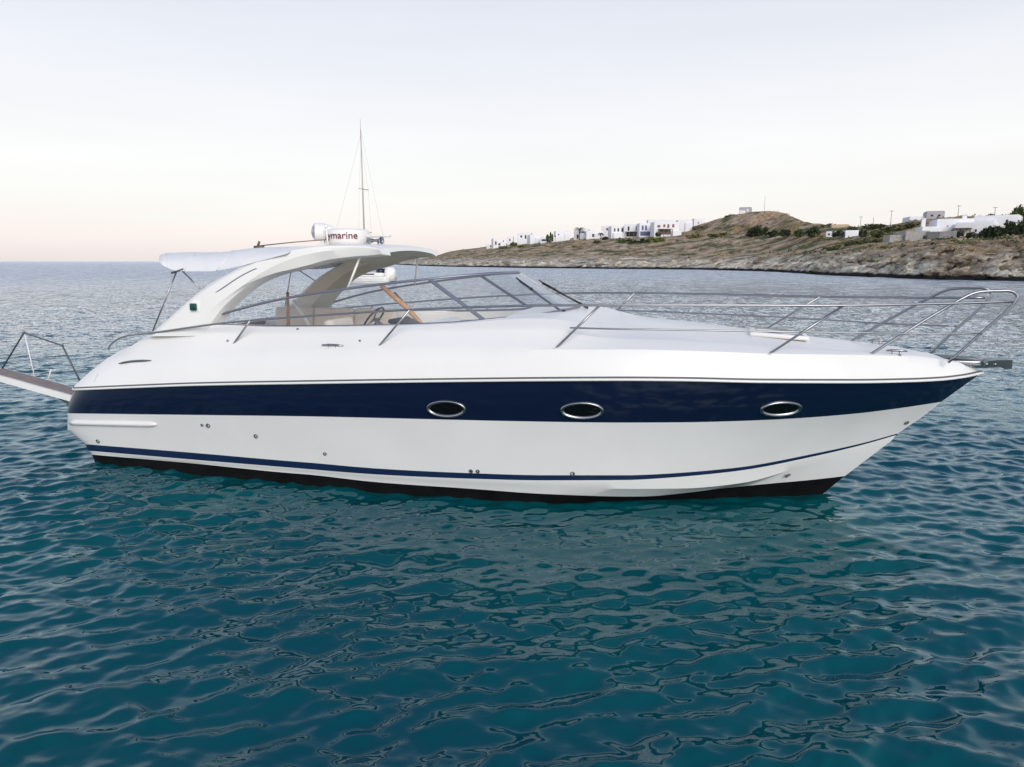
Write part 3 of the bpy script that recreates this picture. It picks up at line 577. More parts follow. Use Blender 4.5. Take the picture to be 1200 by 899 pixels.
o_ = mb.build('shore_boulders', bpy.data.materials['coast_rock']); tag(o_, 'broken grey boulders along the waterline of the headland', 'rocks', kind='stuff')
# small rock awash
p = at(1020, 325.6, .985); mb = MB(); bm = bmesh.new(); bmesh.ops.create_icosphere(bm, subdivisions=2, radius=.5)
for v in bm.verts: v.co *= random.uniform(.8, 1.2); v.co.z *= .5; v.co.x *= 1.3
bm.verts.index_update(); mb.add([v.co for v in bm.verts], [[v.index for v in f.verts] for f in bm.faces]); bm.free()
o_ = mb.build('rock', M['anti']); o_.location = (p[0], p[1], .05); tag(o_, 'small dark rock awash off the cliff foot', 'rock')

# ------------------------------------------------------------------ sailing yacht moored far behind
SYD = 88.
def far(px, row, Y=SYD):
    r = ray(px, row); return np.array([r[0]*Y/r[1], Y, float(zrow(row, Y))])
o_ = far(432, 329); sy = empty('sailing_yacht', (o_[0], SYD, 0), R(158)); tag(sy, 'white sailing yacht with one tall bare mast, far behind the motor yacht', 'sailing boat')
S_ = np.array([(-3.3, 1.25), (-2.2, 1.6), (0, 1.9), (3, 1.5), (5, .8), (6.4, 0.02)])
s_ = np.linspace(-3.3, 6.4, 30); b_ = pchip(S_[:, 0], S_[:, 1], s_); rows = []
for fz, fb in ((-.3, .6), (0, .86), (.22, .9), (.24, .9), (.6, 1), (.8, 1.0)):
    rows.append([(s, -b*fb, fz + (.25*((s+1)/7)**2 if fz > .5 else 0)) for s, b in zip(s_, b_)]+[(s, b*fb, fz+(.25*((s+1)/7)**2 if fz > .5 else 0)) for s, b in zip(s_[::-1], b_[::-1])])
mb = MB(); mb.grid(rows, [0, 0, 1, 0, 0], closed=True); n_ = len(rows[0]); f0 = len(mb.v)-n_
mb.grid([[mb.v[f0+i] for i in range(30)], [mb.v[f0+59-i] for i in range(30)]])
mb.build('hull', [M['hullw'], M['navy']], sy)
mb = MB(); mb.box((-.2, 0, 1.05), (4.6, 2.0, .5), bev=.2); cb = mb.build('cabin', M['gel'], sy); mb = MB()
mb.box((-.2, 0, 1.1), (2.6, 2.03, .16), bev=.03); mb.build('window', M['glassdark'], cb)
mb = MB(); mb.box((-2.0, 0, 1.35), (.9, 1.7, .9), bev=.3); mb.build('sprayhood', M['navy'], sy)
mb = MB(); mb.tube([(-3.1, 0, .3), (-3.1, 0, 1.6), (-3.1, 0, 1.95)], [.70, .68, .4], 20); mb.build('stern_dinghy', M['gel'], sy)
mh = (306-161)/F*SYD+CAMZ; M['mast'] = mat('mast_alloy', (.50, .42, .37), .5, .2)
mb = MB(); mb.tube([(.4, 0, 1.5), (.4, 0, mh*.6), (.4, 0, mh)], [.10, .09, .055], 10); mb.tube([(.4, 0, mh), (.4, 0, mh+1.2)], .025, 6); mb.build('mast', M['mast'], sy)
for fz, w in ((.34, 1.35), (.62, 1.0)):
    mb = MB(); mb.tube([(.25, -w, mh*fz), (.4, 0, mh*fz+.05), (.25, w, mh*fz)], .05, 6); mb.build('spreader', M['mast'], sy)
mb = MB()
for sg in (-1, 1): mb.tube([(.2, 1.75*sg, 1.2), (.25, 1.35*sg, mh*.34), (.25, 1.0*sg, mh*.62), (.4, 0, mh*.9)], .012, 4)
mb.tube([(6.3, 0, 1.5), (.4, 0, mh*.97)], .013, 4); mb.tube([(-3.2, 0, 1.2), (.4, 0, mh)], .012, 4); mb.build('rigging', M['mast'], sy)
mb = MB(); mb.tube([(.4, 0, 2.4), (-2.6, 0, 2.5)], .16, 10); mb.build('boom', M['canvas'], sy)
# ------------------------------------------------------------------ the motor yacht
yacht = empty('motor_yacht', (ORG[0], ORG[1], 0), -YAW)
tag(yacht, 'large white motor yacht with navy blue band and oval portholes, moored in the foreground', 'motor yacht')

SHEER = np.array([(-.42,0),(-.39,.9),(-.31,1.28),(-.14,1.49),(.18,1.60),(.8,1.66),(2,1.71),(4,1.75),(6,1.72),(7,1.62),(8,1.40),(9,1.03),(9.7,.68),(10.2,.38),(10.5,.18),(10.708,0)])
CHB = np.array([0,.86,1.2,1.36,1.42,1.44,1.45,1.47,1.43,1.32,1.05,.68,.38,.19,.08,0])
WLB = np.array([0,.86,1.2,1.36,1.41,1.42,1.43,1.44,1.37,1.29,.98,.62,.40,.21,.09,0])
IDX = np.arange(16.)
UU = np.unique(np.concatenate([np.linspace(0, 4, 25), np.linspace(4, 12, 60), np.linspace(12, 15, 30)]))
def hcurve(s0, s1, w, trace, base=CHB):
    sn = (SHEER[:, 0]-SHEER[0, 0])/(SHEER[-1, 0]-SHEER[0, 0])
    s = pchip(IDX, s0+sn*(s1-s0), UU); b = pchip(IDX, w*SHEER[:, 1]+(1-w)*base, UU); b[-1] = 0
    if trace is None: z = np.zeros_like(s)
    else:
        z = lift(s, b, trace); c = np.searchsorted(UU, 3.0); z[:c] = z[c]
    return np.stack([s, b, z], -1)
T_SHEER = [(88,457),(160,454),(230,451.5),(380,449),(530,447),(630,446),(730,445.5),(800,446),(900,448),(1000,448.3),(1060,447.3),(1100,445.5),(1130,442),(1149,438)]
T_NAVYB = [(80,484.5),(200,486),(360,488),(450,490),(530,492),(600,493.6),(730,495.3),(800,495),(870,493.3),(930,490.5),(1000,485),(1050,479),(1103,471)]
T_MID = [(82,504),(200,508),(360,516),(530,524),(650,527),(760,526),(860,518),(960,507),(1076,490)]
T_STT = [(105,521),(230,531),(340,540.5),(360,542),(440,549),(550,554.5),(640,557),(740,557),(760,556.3),(860,548.5),(960,530.5),(1010,519.5),(1052,508)]
T_STB = [(107,528.5),(230,539),(340,548),(440,556),(550,561),(640,563),(740,562.5),(760,561.5),(860,552.5),(960,533.5),(1010,521.5),(1052,509.5)]
T_CH = [(108,531),(230,542),(340,551),(440,559.5),(550,566),(640,570),(740,573),(800,572.5),(870,566),(933,549),(1000,532),(1046,516)]
T_BT = [(110,533),(230,543.5),(340,554.5),(360,556),(440,565),(550,572.7),(640,579),(740,582),(760,581.7),(800,578),(850,572),(900,567),(950,562.5),(990,558)]
sheer = hcurve(-.42, 10.708, 1, T_SHEER)
navyb = hcurve(-.62, 10.364, .62, T_NAVYB)
mid = hcurve(-.68, 10.18, .40, T_MID)
stt = hcurve(-.42, 9.966, .13, T_STT); stb = hcurve(-.39, 9.95, .09, T_STB)
ch = hcurve(-.36, 9.91, 0, T_CH); bt = hcurve(-.34, 9.461, 0, T_BT, .35*CHB+.65*WLB)
wl = hcurve(-.28, 9.231, 0, None, WLB); kl = wl*np.array([.95, .55, 0])+np.array([.2, 0, -.55])
wl2 = wl.copy(); wl2[:, 2] = -.02
def ring(c):
    """full-width curve: port stem - stern - starboard stem"""
    st = np.stack([c[:, 0], -c[:, 1], c[:, 2]], -1); po = st*np.array([1, -1, 1]); return np.vstack([po[::-1], st[1:]])
def between(a, b, n, bulge=0.):
    o = []
    for k in range(1, n):
        t = k/n; p = a*(1-t)+b*t; p = p.copy(); p[:, 1] += bulge*4*t*(1-t)*np.clip(p[:, 1]*2, 0, 1); o.append(p)
    return o
strips = [(sheer, 0)] + [(c, 0) for c in between(sheer, navyb, 4, .012)] + [(navyb, 1)] + [(mid, 1), (stt, 2), (stb, 1), (ch, 1), (bt, 3), (wl2, 3), (kl, 3)]
hull = MB(); hull.grid([ring(c) for c, _ in strips], [m_ for _, m_ in strips[:-1]])
hull = hull.build('hull', [M['navy'], M['hullw'], M['stripe'], M['anti']], yacht, auto=25)

# rubbing strake at the joint of hull and deck
def offs(c, ob, oz):
    p = c.copy(); p[:, 1] = np.where(p[:, 1] > 1e-6, p[:, 1]+ob, 0); p[-1, 0] += ob*1.3; p[:4, 0] -= ob*.8; p[:, 2] += oz; return p
rr = MB(); rr.grid([ring(offs(sheer, a, z_)) for a, z_ in ((-.01, -.008), (.022, -.006), (.028, .006), (.022, .018), (.004, .02))], [0, 0, 0, 0])
rr.build('rub_rail', M['gel'], yacht)
rg = MB(); rg.grid([ring(offs(sheer, a, z_)) for a, z_ in ((.004, .02), (.012, .022), (.012, .034), (-.01, .036))])
rg.build('rubber_insert', M['rub'], yacht)

# deck moulding
T_D1 = [(100,430),(118,424),(132,420.5),(170,419),(265,415.5),(350,412),(430,410),(730,409.5),(820,411.5),(900,414.5),(1000,416),(1060,417.5),(1112,424),(1135,431),(1149,437)]
T_D2 = [(118,418),(125,413),(140,409.5),(154,407.5),(159,404),(166,398),(180,391),(245,381),(262,381),(320,383),(400,382.8),(470,381.8),(530,379.5),(570,376),(620,373),(660,375),(700,383),(725,388),(800,394),(880,401),(940,407),(1000,411),(1050,414),(1112,422),(1135,429),(1149,436)]
d0 = offs(sheer, -.008, .035)
ins = SHEER[:, 1]*0
D1B = np.array([0,.80,1.14,1.33,1.45,1.53,1.59,1.63,1.59,1.48,1.26,.90,.57,.29,.12,0])
D2B = np.array([0,.70,1.0,1.15,1.24,1.33,1.36,1.36,1.19,1.04,.84,.56,.33,.16,.06,0])
def dcurve(s0, s1, B, trace):
    sn = (SHEER[:, 0]-SHEER[0, 0])/(SHEER[-1, 0]-SHEER[0, 0])
    s = pchip(IDX, s0+sn*(s1-s0), UU); b = pchip(IDX, B, UU); b[-1] = 0
    z = lift(s, b, trace); c = np.searchsorted(UU, 3.0); z[:c] = z[c]
    return np.stack([s, b, z], -1)
d1 = dcurve(.02, 10.66, D1B, T_D1); d2 = dcurve(.28, 10.6, D2B, T_D2)
dm = d0*.5+d1*.5; dm[:, 1] += .022*np.clip(dm[:, 1]*3, 0, 1)
d1i = d1*.86+d2*.14; d1i[:, 2] = d1[:, 2]+.012+.06*(d2[:, 2]-d1[:, 2])
dq = d1*.45+d2*.55; dq[:, 2] += .012
aft = UU < 8.0     # cockpit part: coaming turns inward and down
d3 = d2.copy(); d3[:, 1] = np.maximum(d2[:, 1]-.10, 0); d3[:, 2] += .004
deck = MB(); deck.grid([ring(c) for c in (d0, dm, d1, d1i, dq, d2)])
deck = deck.build('deck', M['gel'], yacht, auto=32)

# cabin top and foredeck crown (forward of the cockpit)
CR = [(679,361),(700,370.5),(750,376),(800,380.5),(850,384.5),(880,387),(940,392.5),(980,397.5),(1010,403),(1035,408),(1085,412),(1110,420),(1149,437)]
sx = np.array([pl(x, y, 0.)[0] for x, y in CR]); sz = np.array([pl(x, y, 0.)[2] for x, y in CR])
k0 = np.searchsorted(d2[:, 0], 5.45)
fr = d2[k0:]
rows = []
def crown_z(s): return np.where(s < sx[0], sz[0]+.0*(sx[0]-s), pchip(sx, sz, s))
for tt in np.linspace(0, 1, 13):
    c = fr.copy(); c[:, 1] *= (1-tt); zc = crown_z(fr[:, 0])-.012; e = math.sin(tt*math.pi/2)**.9
    c[:, 2] = fr[:, 2]*(1-e)+zc*e; c[:, 0] = fr[:, 0]; rows.append(c)
ct = MB(); full = []
for c in rows: full.append(np.stack([c[:, 0], -c[:, 1], c[:, 2]], -1))
for c in rows[::-1][1:]: full.append(np.stack([c[:, 0], c[:, 1], c[:, 2]], -1))
ct.grid(full)
# bulkhead under the dashboard
b0 = [r_[0] for r_ in full]; ct.grid([b0, [(p[0]-.05, p[1], 1.0) for p in b0]])
ct.build('cabin_top', M['gel'], yacht, auto=40)

# cockpit liner
ka = np.searchsorted(UU, 4.2)
co = d2[ka:k0+1]; lin = MB()
a_ = co; b_ = co.copy(); b_[:, 1] -= .09; b_[:, 2] += .006; c_ = b_.copy(); c_[:, 1] -= .04; c_[:, 2] -= .05; d_ = c_.copy(); d_[:, 1] -= .04; d_[:, 2] = .95
rws = [np.stack([q[:, 0], -q[:, 1], q[:, 2]], -1) for q in (a_, b_, c_, d_)]
rws += [r_*np.array([1, -1, 1]) for r_ in rws[::-1]]
lin.grid(rws)
lin.grid([[r_[0] for r_ in rws], [(r_[0][0]-.0, r_[0][1], .9) for r_ in rws]])
lin.build('cockpit_liner', M['gel'], yacht, auto=35)
# stern deck and aft sun pad
sdk = MB(); st_ = d2[:ka+1]
sdk.grid([np.stack([st_[:, 0], -st_[:, 1]*w_, st_[:, 2]-.10*(1-abs(w_))*0], -1) for w_ in np.linspace(1, -1, 9)])
sdk.build('stern_deck', M['gel'], yacht)
HULLC = [sheer] + between(sheer, navyb, 4, .012) + [navyb, mid, stt, stb, ch, bt]
DECKC = [d2, dq, d1i, d1, dm, d0]
def on_skin(px, py, curves):
    """point and outward normal on a lofted starboard side, seen in pixel (px,py)"""
    P = []
    for c in curves:
        x, y, _ = proj(c[:, 0], c[:, 1], c[:, 2]); m_ = UU > 3.2
        o = np.argsort(x[m_]); cc = c[m_][o]
        P.append([np.interp(px, x[m_][o], cc[:, q]) for q in range(3)] + [np.interp(px, x[m_][o], y[m_][o])])
    P = np.array(P); ys = P[:, 3]; k = int(np.clip(np.searchsorted(ys, py)-1, 0, len(ys)-2))
    t = (py-ys[k])/(ys[k+1]-ys[k]); p = P[k, :3]*(1-t)+P[k+1, :3]*t
    down = P[k+1, :3]-P[k, :3]
    c = curves[k]; x, _, _ = proj(c[:, 0], c[:, 1], c[:, 2]); m_ = UU > 3.2; o = np.argsort(x[m_]); cc = c[m_][o]; xs = x[m_][o]
    q0 = np.array([np.interp(px-8, xs, cc[:, q]) for q in range(3)]); q1 = np.array([np.interp(px+8, xs, cc[:, q]) for q in range(3)])
    fl = np.array([1, -1, 1]); p = p*fl; fw = (q1-q0)*fl; dn = down*fl
    fw /= np.linalg.norm(fw); n_ = np.cross(fw, dn); n_ /= np.linalg.norm(n_)
    if n_[1] > 0: n_ = -n_
    up = np.cross(n_, fw); up = up if up[2] > 0 else -up
    return p, fw, up/np.linalg.norm(up), n_
def mir(p): return np.asarray(p)*np.array([1, -1, 1])

# portholes
for px, py in ((523, 479), (682, 481), (915, 479)):
    p, fw, up, n_ = on_skin(px, py, HULLC); p = p + n_*.004
    el = lambda a, b, dd: [p+fw*a*math.cos(t)+up*b*math.sin(t)+n_*dd for t in np.linspace(0, 2*math.pi, 40)]
    mb = MB(); mb.grid([el(.228, .105, -.012), el(.228, .105, .008), el(.220, .098, .017), el(.208, .087, .017), el(.19, .072, .004), el(.188, .07, -.004)])
    fr_ = mb.build('porthole', M['steel'], yacht)
    g = MB(); g.grid([el(.19, .073, -.002), el(.001, .001, .002)]); g.build('glass', M['glassdark'], fr_)
# through-hull fittings
for px, py, r_ in ((237, 498, .013), (244, 498.6, .02), (300, 511, .019), (115, 517, .02), (381, 531.6, .015), (552, 552, .016), (560, 552.2, .016), (671, 555, .018), (1065, 495, .018)):
    p, fw, up, n_ = on_skin(px, py, HULLC)
    ci = lambda a, dd: [p+fw*a*math.cos(t)+up*a*math.sin(t)+n_*dd for t in np.linspace(0, 2*math.pi, 14)]
    mb = MB(); mb.grid([ci(r_*1.5, -.004), ci(r_*1.45, .010), ci(r_*.95, .012), ci(r_*.85, -.0), ci(.0005, 0)], [0, 0, 1, 1])
    mb.build('skin_fitting', [M['galv'], M['black']], yacht)
# small cross mark of the bow thruster
p, fw, up, n_ = on_skin(923, 557, HULLC); p = p+n_*.004; mb = MB()
for a in range(3):
    v = fw*math.cos(a*1.05+.3)+up*math.sin(a*1.05+.3); mb.tube([p-v*.035, p+v*.035], .006, 6)
mb.build('thruster_mark', M['rub'], yacht)
# stern fender strake on the hull side
pts = []; 
for px in np.linspace(84, 184, 24):
    p, fw, up, n_ = on_skin(px, 495.3+(px-84)*.02, HULLC); pts.append(p+n_*.004)
mb = MB(); mb.tube(pts, [.034]*22+[.026, .012], 10); mb.build('stern_strake', M['hullw'], yacht)
# moulded step, its groove shade drawn as a grey bead, and vent on the quarter
st_px = spl([(111, 448), (114, 441), (120, 433), (130, 427.5), (143, 424.3), (170, 421.8), (250, 421.3), (345, 420.8)], 60)
pts = [on_skin(x, y, DECKC)[0]+on_skin(x, y, DECKC)[3]*.0 for x, y in st_px]
mb = MB(); mb.tube(pts, np.linspace(.009, .005, 60), 10); mb.build('quarter_moulding', mat('groove_shade', (.50, .51, .53), .5), yacht)
pts = [on_skin(x, y+1.2, DECKC)[0]+on_skin(x, y, DECKC)[3]*.012 for x, y in spl([(140, 425.5), (156, 422.8), (178, 421.7)], 14)]
mb = MB(); mb.tube(pts, [.004, .01, .014]+[.014]*8+[.012, .008, .004], 8); mb.build('vent_slot', M['rub'], yacht)
mb = MB()
for px, py in ((267, 399.5), (349, 385.8), (422, 399.5)):
    p, fw, up, n_ = on_skin(px, py, DECKC); mb = MB(); mb.lathe([(.014, -.01), (.014, .008), (.004, .011)], p, 10, M=Matrix.Rotation(R(75), 3, 'X')); mb.build('deck_stud', M['dsteel'], yacht)

# ---- windscreen
WB = np.array([(1.95,1.33),(3.0,1.33),(4.3,1.26),(5.42,1.03),(5.9,.75),(6.2,.40),(6.31,0)])
WT = np.array([(1.985,1.315),(2.8,1.23),(3.8,1.10),(4.71,.93),(5.2,.66),(5.44,.35),(5.52,0)])
TB = [(247,380.5),(320,383),(400,382.5),(470,381),(530,378.5),(570,375),(640,367.5),(660,363.5),(679,360)]
TTp = [(244,373),(255,369.5),(330,350.5),(405,338.7),(470,330.5),(530,324.3),(570,321),(600,319.7),(607,319.5)]
ui = np.linspace(0, 6, 61); seven = np.arange(7.)
def wcurve(W, T):
    s = pchip(seven, W[:, 0], ui); b = pchip(seven, W[:, 1], ui); z = lift(s, b, T); return np.stack([s, -b, z], -1)
wb = wcurve(WB, TB); wt = wcurve(WT, TTp)
wbf = np.vstack([wb, mir(wb[::-1])[1:]]); wtf = np.vstack([wt, mir(wt[::-1])[1:]]); nwp = len(wbf)
ws = MB(); ws.tube(wbf, .016, 8); ws.tube(wtf, [.015+.008*max(0, 1-abs(i-60)/26) for i in range(nwp)], 8)
for i in (0, nwp-1): ws.tube([wbf[i], wtf[i]], .022, 8)
wsf = ws.build('windscreen_frame', M['frame'], yacht)
for i in (30, nwp-1-30):
    a, b_ = wbf[i], wtf[i]; d = (b_-a)/np.linalg.norm(b_-a); w = wbf[i+1]-wbf[i-1]; w /= np.linalg.norm(w); nn = np.cross(d, w)
    mb = MB(); mb.grid([[a+w*.028+nn*.012, b_+w*.028+nn*.012], [a-w*.028+nn*.012, b_-w*.028+nn*.012], [a-w*.028-nn*.012, b_-w*.028-nn*.012], [a+w*.028-nn*.012, b_+w*.028-nn*.012], [a+w*.028+nn*.012, b_+w*.028+nn*.012]], smooth=False)
    mb.build('mullion', M['frame'], wsf)
for i0, i1 in ((0, 30), (30, nwp-31), (nwp-31, nwp-1)):
    g = MB(); g.grid([wbf[i0:i1+1]*(1-t)+wtf[i0:i1+1]*t for t in np.linspace(.02, .98, 5)]); g.build('pane', M['glass'], wsf)
# moulded sill under the screen
sk = wbf.copy(); sk[:, 2] -= .11; sk[:, 0] += np.where(abs(sk[:, 1]) < 1.1, .03, 0); sk[:, 1] *= 1.012
s2 = wbf.copy(); s2[:, 2] -= .012; s2[:, 1] *= 1.004
s3 = wbf.copy(); s3[:, 2] -= .012; s3[:, 1] *= .965; s3[:, 0] -= .03; s4 = s3.copy(); s4[:, 2] -= .12
mb = MB(); mb.grid([sk, s2, s3, s4]); mb.build('windscreen_sill', M['gel'], yacht, auto=40)
# wipers
for a, b_, k_ in ((pl(657, 368, .42), pl(600, 328, .28), 0), (pl(684, 361, -.36), pl(627, 331, -.34), 1)):
    d = b_-a; a = a+np.array([.03, 0, .02]); b_ = b_+np.array([.04, 0, .03])
    mb = MB(); mb.tube([a, a+d*.5, a+d*.9], [.014, .011, .008], 7); mb.lathe([(.03, -.03), (.03, .02), (.012, .03)], a, 12)
    wp = mb.build('wiper', M['black'], yacht)
    mb = MB(); mb.tube([a+d*.35+[.012, 0, -.004], a+d*.68+[.012, 0, .0], b_+[.01, 0, 0]], [.008, .016, .007], 6); mb.tube([a+d*.6, a+d*.72+[.05, -.03, 0]], .012, 6)
    mb.build('wiper_blade', M['black'], wp)

# ---- radar arch
M['canvas_in'] = mat('olive_lining', (.56, .56, .47), .85, var=.06, vscale=4)
AO = spl([pl(x, y, b) for x, y, b in ((172,394,1.43),(180,387,1.42),(198,371.5,1.40),(235,339.5,1.345),(267,320,1.29),(302,304,1.235),(327,295.3,1.195),(352,290.5,1.16),(373,288,1.13),(400,287.5,1.04),(428,288.3,.95),(444,291.5,.90))], 60)
AC = spl([pl(x, y, b) for x, y, b in ((226,394,1.44),(232,383,1.43),(240,371.7,1.415),(253,358,1.39),(280,338,1.34),(310,317.8,1.28),(340,303.8,1.225),(372,295.8,1.16),(405,292.6,1.04),(430,292.4,.96),(445,293.8,.905))], 60)
AI = spl([pl(x, y, b) for x, y, b in ((238,394,1.40),(245,382,1.39),(254,369.5,1.37),(266,355.5,1.345),(293,333,1.29),(318,321.5,1.24),(342,315.5,1.19),(362,310.5,1.15),(385,304.5,1.07),(415,300.5,.98),(430,299.6,.93),(447,298,.87))], 60)
OUT = np.array([0, 1, 0.])
def legrows(fl):
    mid_ = AO*.5+AC*.5; q1 = AO*.85+AC*.15
    rs = [AO+OUT*.03, q1-OUT*.010, mid_-OUT*.014, AC, AI, AI+OUT*.15+[.05, 0, -.015], (AI*.62+AO*.38)+OUT*.20, AO+OUT*.22+[.02, 0, -.01], AO+OUT*.19+[-.01, 0, .012], AO+OUT*.03]
    return [r_*np.array([1, fl, 1]) for r_ in rs]
arch = None
for fl in (1, -1):
    mb = MB(); mb.grid(legrows(fl), [0, 0, 0, 0, 0, 2, 1, 0, 0])
    mb.add([r_[-1] for r_ in legrows(fl)[:-1]], [tuple(range(9))], 0, False)
    leg_ = mb.build('arch_leg', [M['gel'], M['beige'], M['canvas_in']], yacht, auto=24)
    if fl == 1: arch = leg_
# roof of the arch, a plate carried by both legs
i0 = 34
rows = []
for w in np.linspace(-1, 1, 17):
    cr_ = .035*(1-w*w); ro = AO[i0:].copy(); ri = AI[i0:].copy()
    ro[:, 1] = ro[:, 1]*w*.985; ri[:, 1] = ri[:, 1]*w*.985; ro[:, 2] += cr_-.004; ri[:, 2] += cr_*1.2+.012*(1-w*w)
    rows.append(np.vstack([ro, ri[::-1], ro[:1]]))
mb = MB(); nseg = len(AO)-i0
mb.grid(np.array(rows).transpose(1, 0, 2), [0]*(nseg)+[1]*(nseg-1)+[0])
mb.build('arch_roof', [M['gel'], M['canvas_in']], yacht, auto=50)
# groove in the leg and the navigation light
g_ = spl([pl(x, y, b) for x, y, b in ((253,343,1.36),(262,337,1.35),(280,325,1.315),(297,316.2,1.285),(301,315,1.28))], 16)
mb = MB(); mb.tube(g_, [.008]*16, 7); mb.build('leg_groove', M['dsteel'], arch)
p = pl(229, 360, 1.40); mb = MB(); mb.box(p+[0, .01, 0], (.125, .05, .125), bev=.015)
nl = mb.build('navigation_light', M['gel'], arch); mb = MB(); mb.box(p+[-.008, -.02, .004], (.085, .05, .085), bev=.01); mb.build('lens', M['green'], nl)

# struts of the canopy
for a, b_ in ((pl(422, 301, .85), pl(407, 339, .98)),):
    for fl in (1, -1):
        mb = MB(); mb.tube([mir(a) if fl < 0 else a, mir(b_) if fl < 0 else b_], .014, 8); mb.build('canopy_strut', M['gel'], yacht)

# ---- aft sun awning
tpx = spl([(186.5,302),(188.5,298.5),(199,296.6),(220,296.5),(245,297.2),(270,294.4),(300,290.5),(350,289)], 30)
lpx = spl([(186.5,306),(191,311),(199,315),(209,317.5),(230,318),(252,317.5),(285,311),(335,298)], 30)
def arow(b, f): return np.array([pl(*(p_*(1-f)+q_*f), b) for p_, q_ in zip(tpx, lpx)])
tp = arow(.85, 0); rows = []
for w in (1, .85, .6, .3, 0):
    r_ = tp.copy(); r_[:, 1] = -.85*w; r_[:, 2] += .02*(1-w*w); rows.append(r_)
lw = arow(1.26, 1)
half = [lw+[0, .03, .004], lw, arow(1.24, .75), arow(1.19, .5), arow(1.10, .25), arow(.98, .08)] + rows
inn = lw.copy(); inn[:, 1] = -1.05; inn[:, 2] += .03
inn2 = tp.copy(); inn2[:, 1] = 0; inn2[:, 2] -= .09
allr = [inn2*np.array([1, 0, 1]), inn] + half + [mir(r_) for r_ in half[::-1][1:]] + [mir(inn), inn2]
mb = MB(); mb.grid(allr)
for q_ in (0, -1): mb.add([r_[q_] for r_ in allr[1:-1]], [tuple(range(len(allr)-2))], 0, False)
awn = mb.build('sun_awning', M['canvas'], yacht, auto=60)
for k_ in (7, 14, 21):
    mb = MB(); mb.tube([r_[k_]+np.array([0, 0, .002]) for r_ in allr[3:-3]], .006, 6); mb.build('seam', M['canvas'], awn)
for fl in (1, -1):
    f_ = (lambda q: mir(q)) if fl < 0 else (lambda q: q)
    k_ = pl(207, 318, 1.24)
    mb = MB(); mb.tube([f_(k_), f_(pl(179, 388, 1.40))], .009, 8); s_ = mb.build('awning_strut', M['steel'], yacht)
    mb = MB(); mb.tube([f_(pl(212, 316, 1.24)), f_(pl(234, 338, 1.33))], .009, 8); mb.build('awning_strut', M['steel'], yacht)
    mb = MB(); mb.tube([f_(pl(201, 320, 1.25)), f_(pl(215, 315.5, 1.25))], .013, 8); mb.build('awning_hinge', M['rub'], yacht)

# ---- radar, lamps and horn on the arch
rc = pl(408, 287, 0.); rtop = pl(408, 267, 0.)[2]; hh = rtop-rc[2]; RR_ = .295
mb = MB(); z0 = rc[2]-.02
mb.lathe([(.001, z0), (RR_*.78, z0), (RR_*.93, z0+.03), (RR_*.99, z0+.07), (RR_, z0+hh*.5), (RR_*.985, z0+hh*.82), (RR_*.95, z0+hh*.93), (RR_*.8, z0+hh), (.001, z0+hh+.012)], (rc[0], 0, 0), 40)
dome = mb.build('radar_dome', M['gel'], yacht, auto=50)
fc = bpy.data.curves.new('letters', 'FONT'); fc.body = 'Raymarine'; fc.size = .128; fc.offset = .0012; fc.extrude = 0
fo = bpy.data.objects.new('letters', fc); COL.objects.link(fo); dg = bpy.context.evaluated_depsgraph_get()
tm = bpy.data.meshes.new_from_object(fo.evaluated_get(dg)); bpy.data.objects.remove(fo)
xs = [v.co.x for v in tm.vertices]; x1 = max(xs)
cw = ORG + AX*rc[0]; az = math.atan2(-cw[0], -cw[1])     # bearing of the open water in front of the dome
front = math.atan2(-(cw@AY), -(cw@AX))                    # same bearing in the yacht's frame
end = front + R(24)
for v in tm.vertices:
    th = end - (x1-v.co.x)/RR_; rr_ = RR_+.012
    zz = z0+hh*.42+v.co.y; v.co = Vector((rc[0]+rr_*math.cos(th), rr_*math.sin(th), zz))
tm.materials.append(M['red']); lo = bpy.data.objects.new('lettering', tm); COL.objects.link(lo); lo.parent = dome
# search light left of the dome
q = pl(378, 272, .16); ax_ = Vector((-.80, -.60, .02)).normalized(); rot = ax_.to_track_quat('Z', 'Y').to_matrix()
mb = MB(); mb.lathe([(.001, -.17), (.06, -.16), (.095, -.10), (.115, -.02), (.115, .09), (.108, .11), (.098, .10)], q, 24, M=rot)
mb.box(q+[0, 0, -.13], (.05, .05, .06), bev=.01); mb.box(q+[.03, .0, -.20], (.17, .15, .11), bev=.03)
sl = mb.build('search_light', M['gel'], yacht, auto=50)
mb = MB(); mb.lathe([(.10, .098), (.08, .125), (.04, .142), (.001, .147)], q, 24, M=rot); mb.build('lens', M['lens'], sl)
# white pole beside the dome
q2 = pl(384.5, 287, .32); mb = MB(); mb.tube([q2+[0, 0, -.02], q2+[-.02, 0, .24]], .012, 8); mb.lathe([(.02, .22), (.022, .24), (.014, .26), (.001, .262)], q2+[-.02, 0, 0], 10); mb.build('anchor_light', M['gel'], yacht)
# horn right of the dome
q = pl(439, 281, .12); rot = Vector((1, -.25, .0)).to_track_quat('Z', 'Y').to_matrix()
mb = MB(); mb.lathe([(.001, -.13), (.03, -.12), (.03, -.05), (.016, .0), (.026, .08), (.05, .12), (.045, .12), (.02, .06), (.001, .05)], q+[0, 0, -.01], 18, M=rot)
mb.tube([q+[.05, 0, -.10], q+[.05, 0, 0]], .012, 6); mb.tube([q+[-.07, 0, -.10], q+[-.07, 0, 0]], .012, 6)
mb.build('horn', M['dsteel'], yacht); mb = MB(); mb.box(q+[-.0, .12, .05], (.32, .10, .03), bev=.012); mb.build('floodlight', M['gel'], yacht)
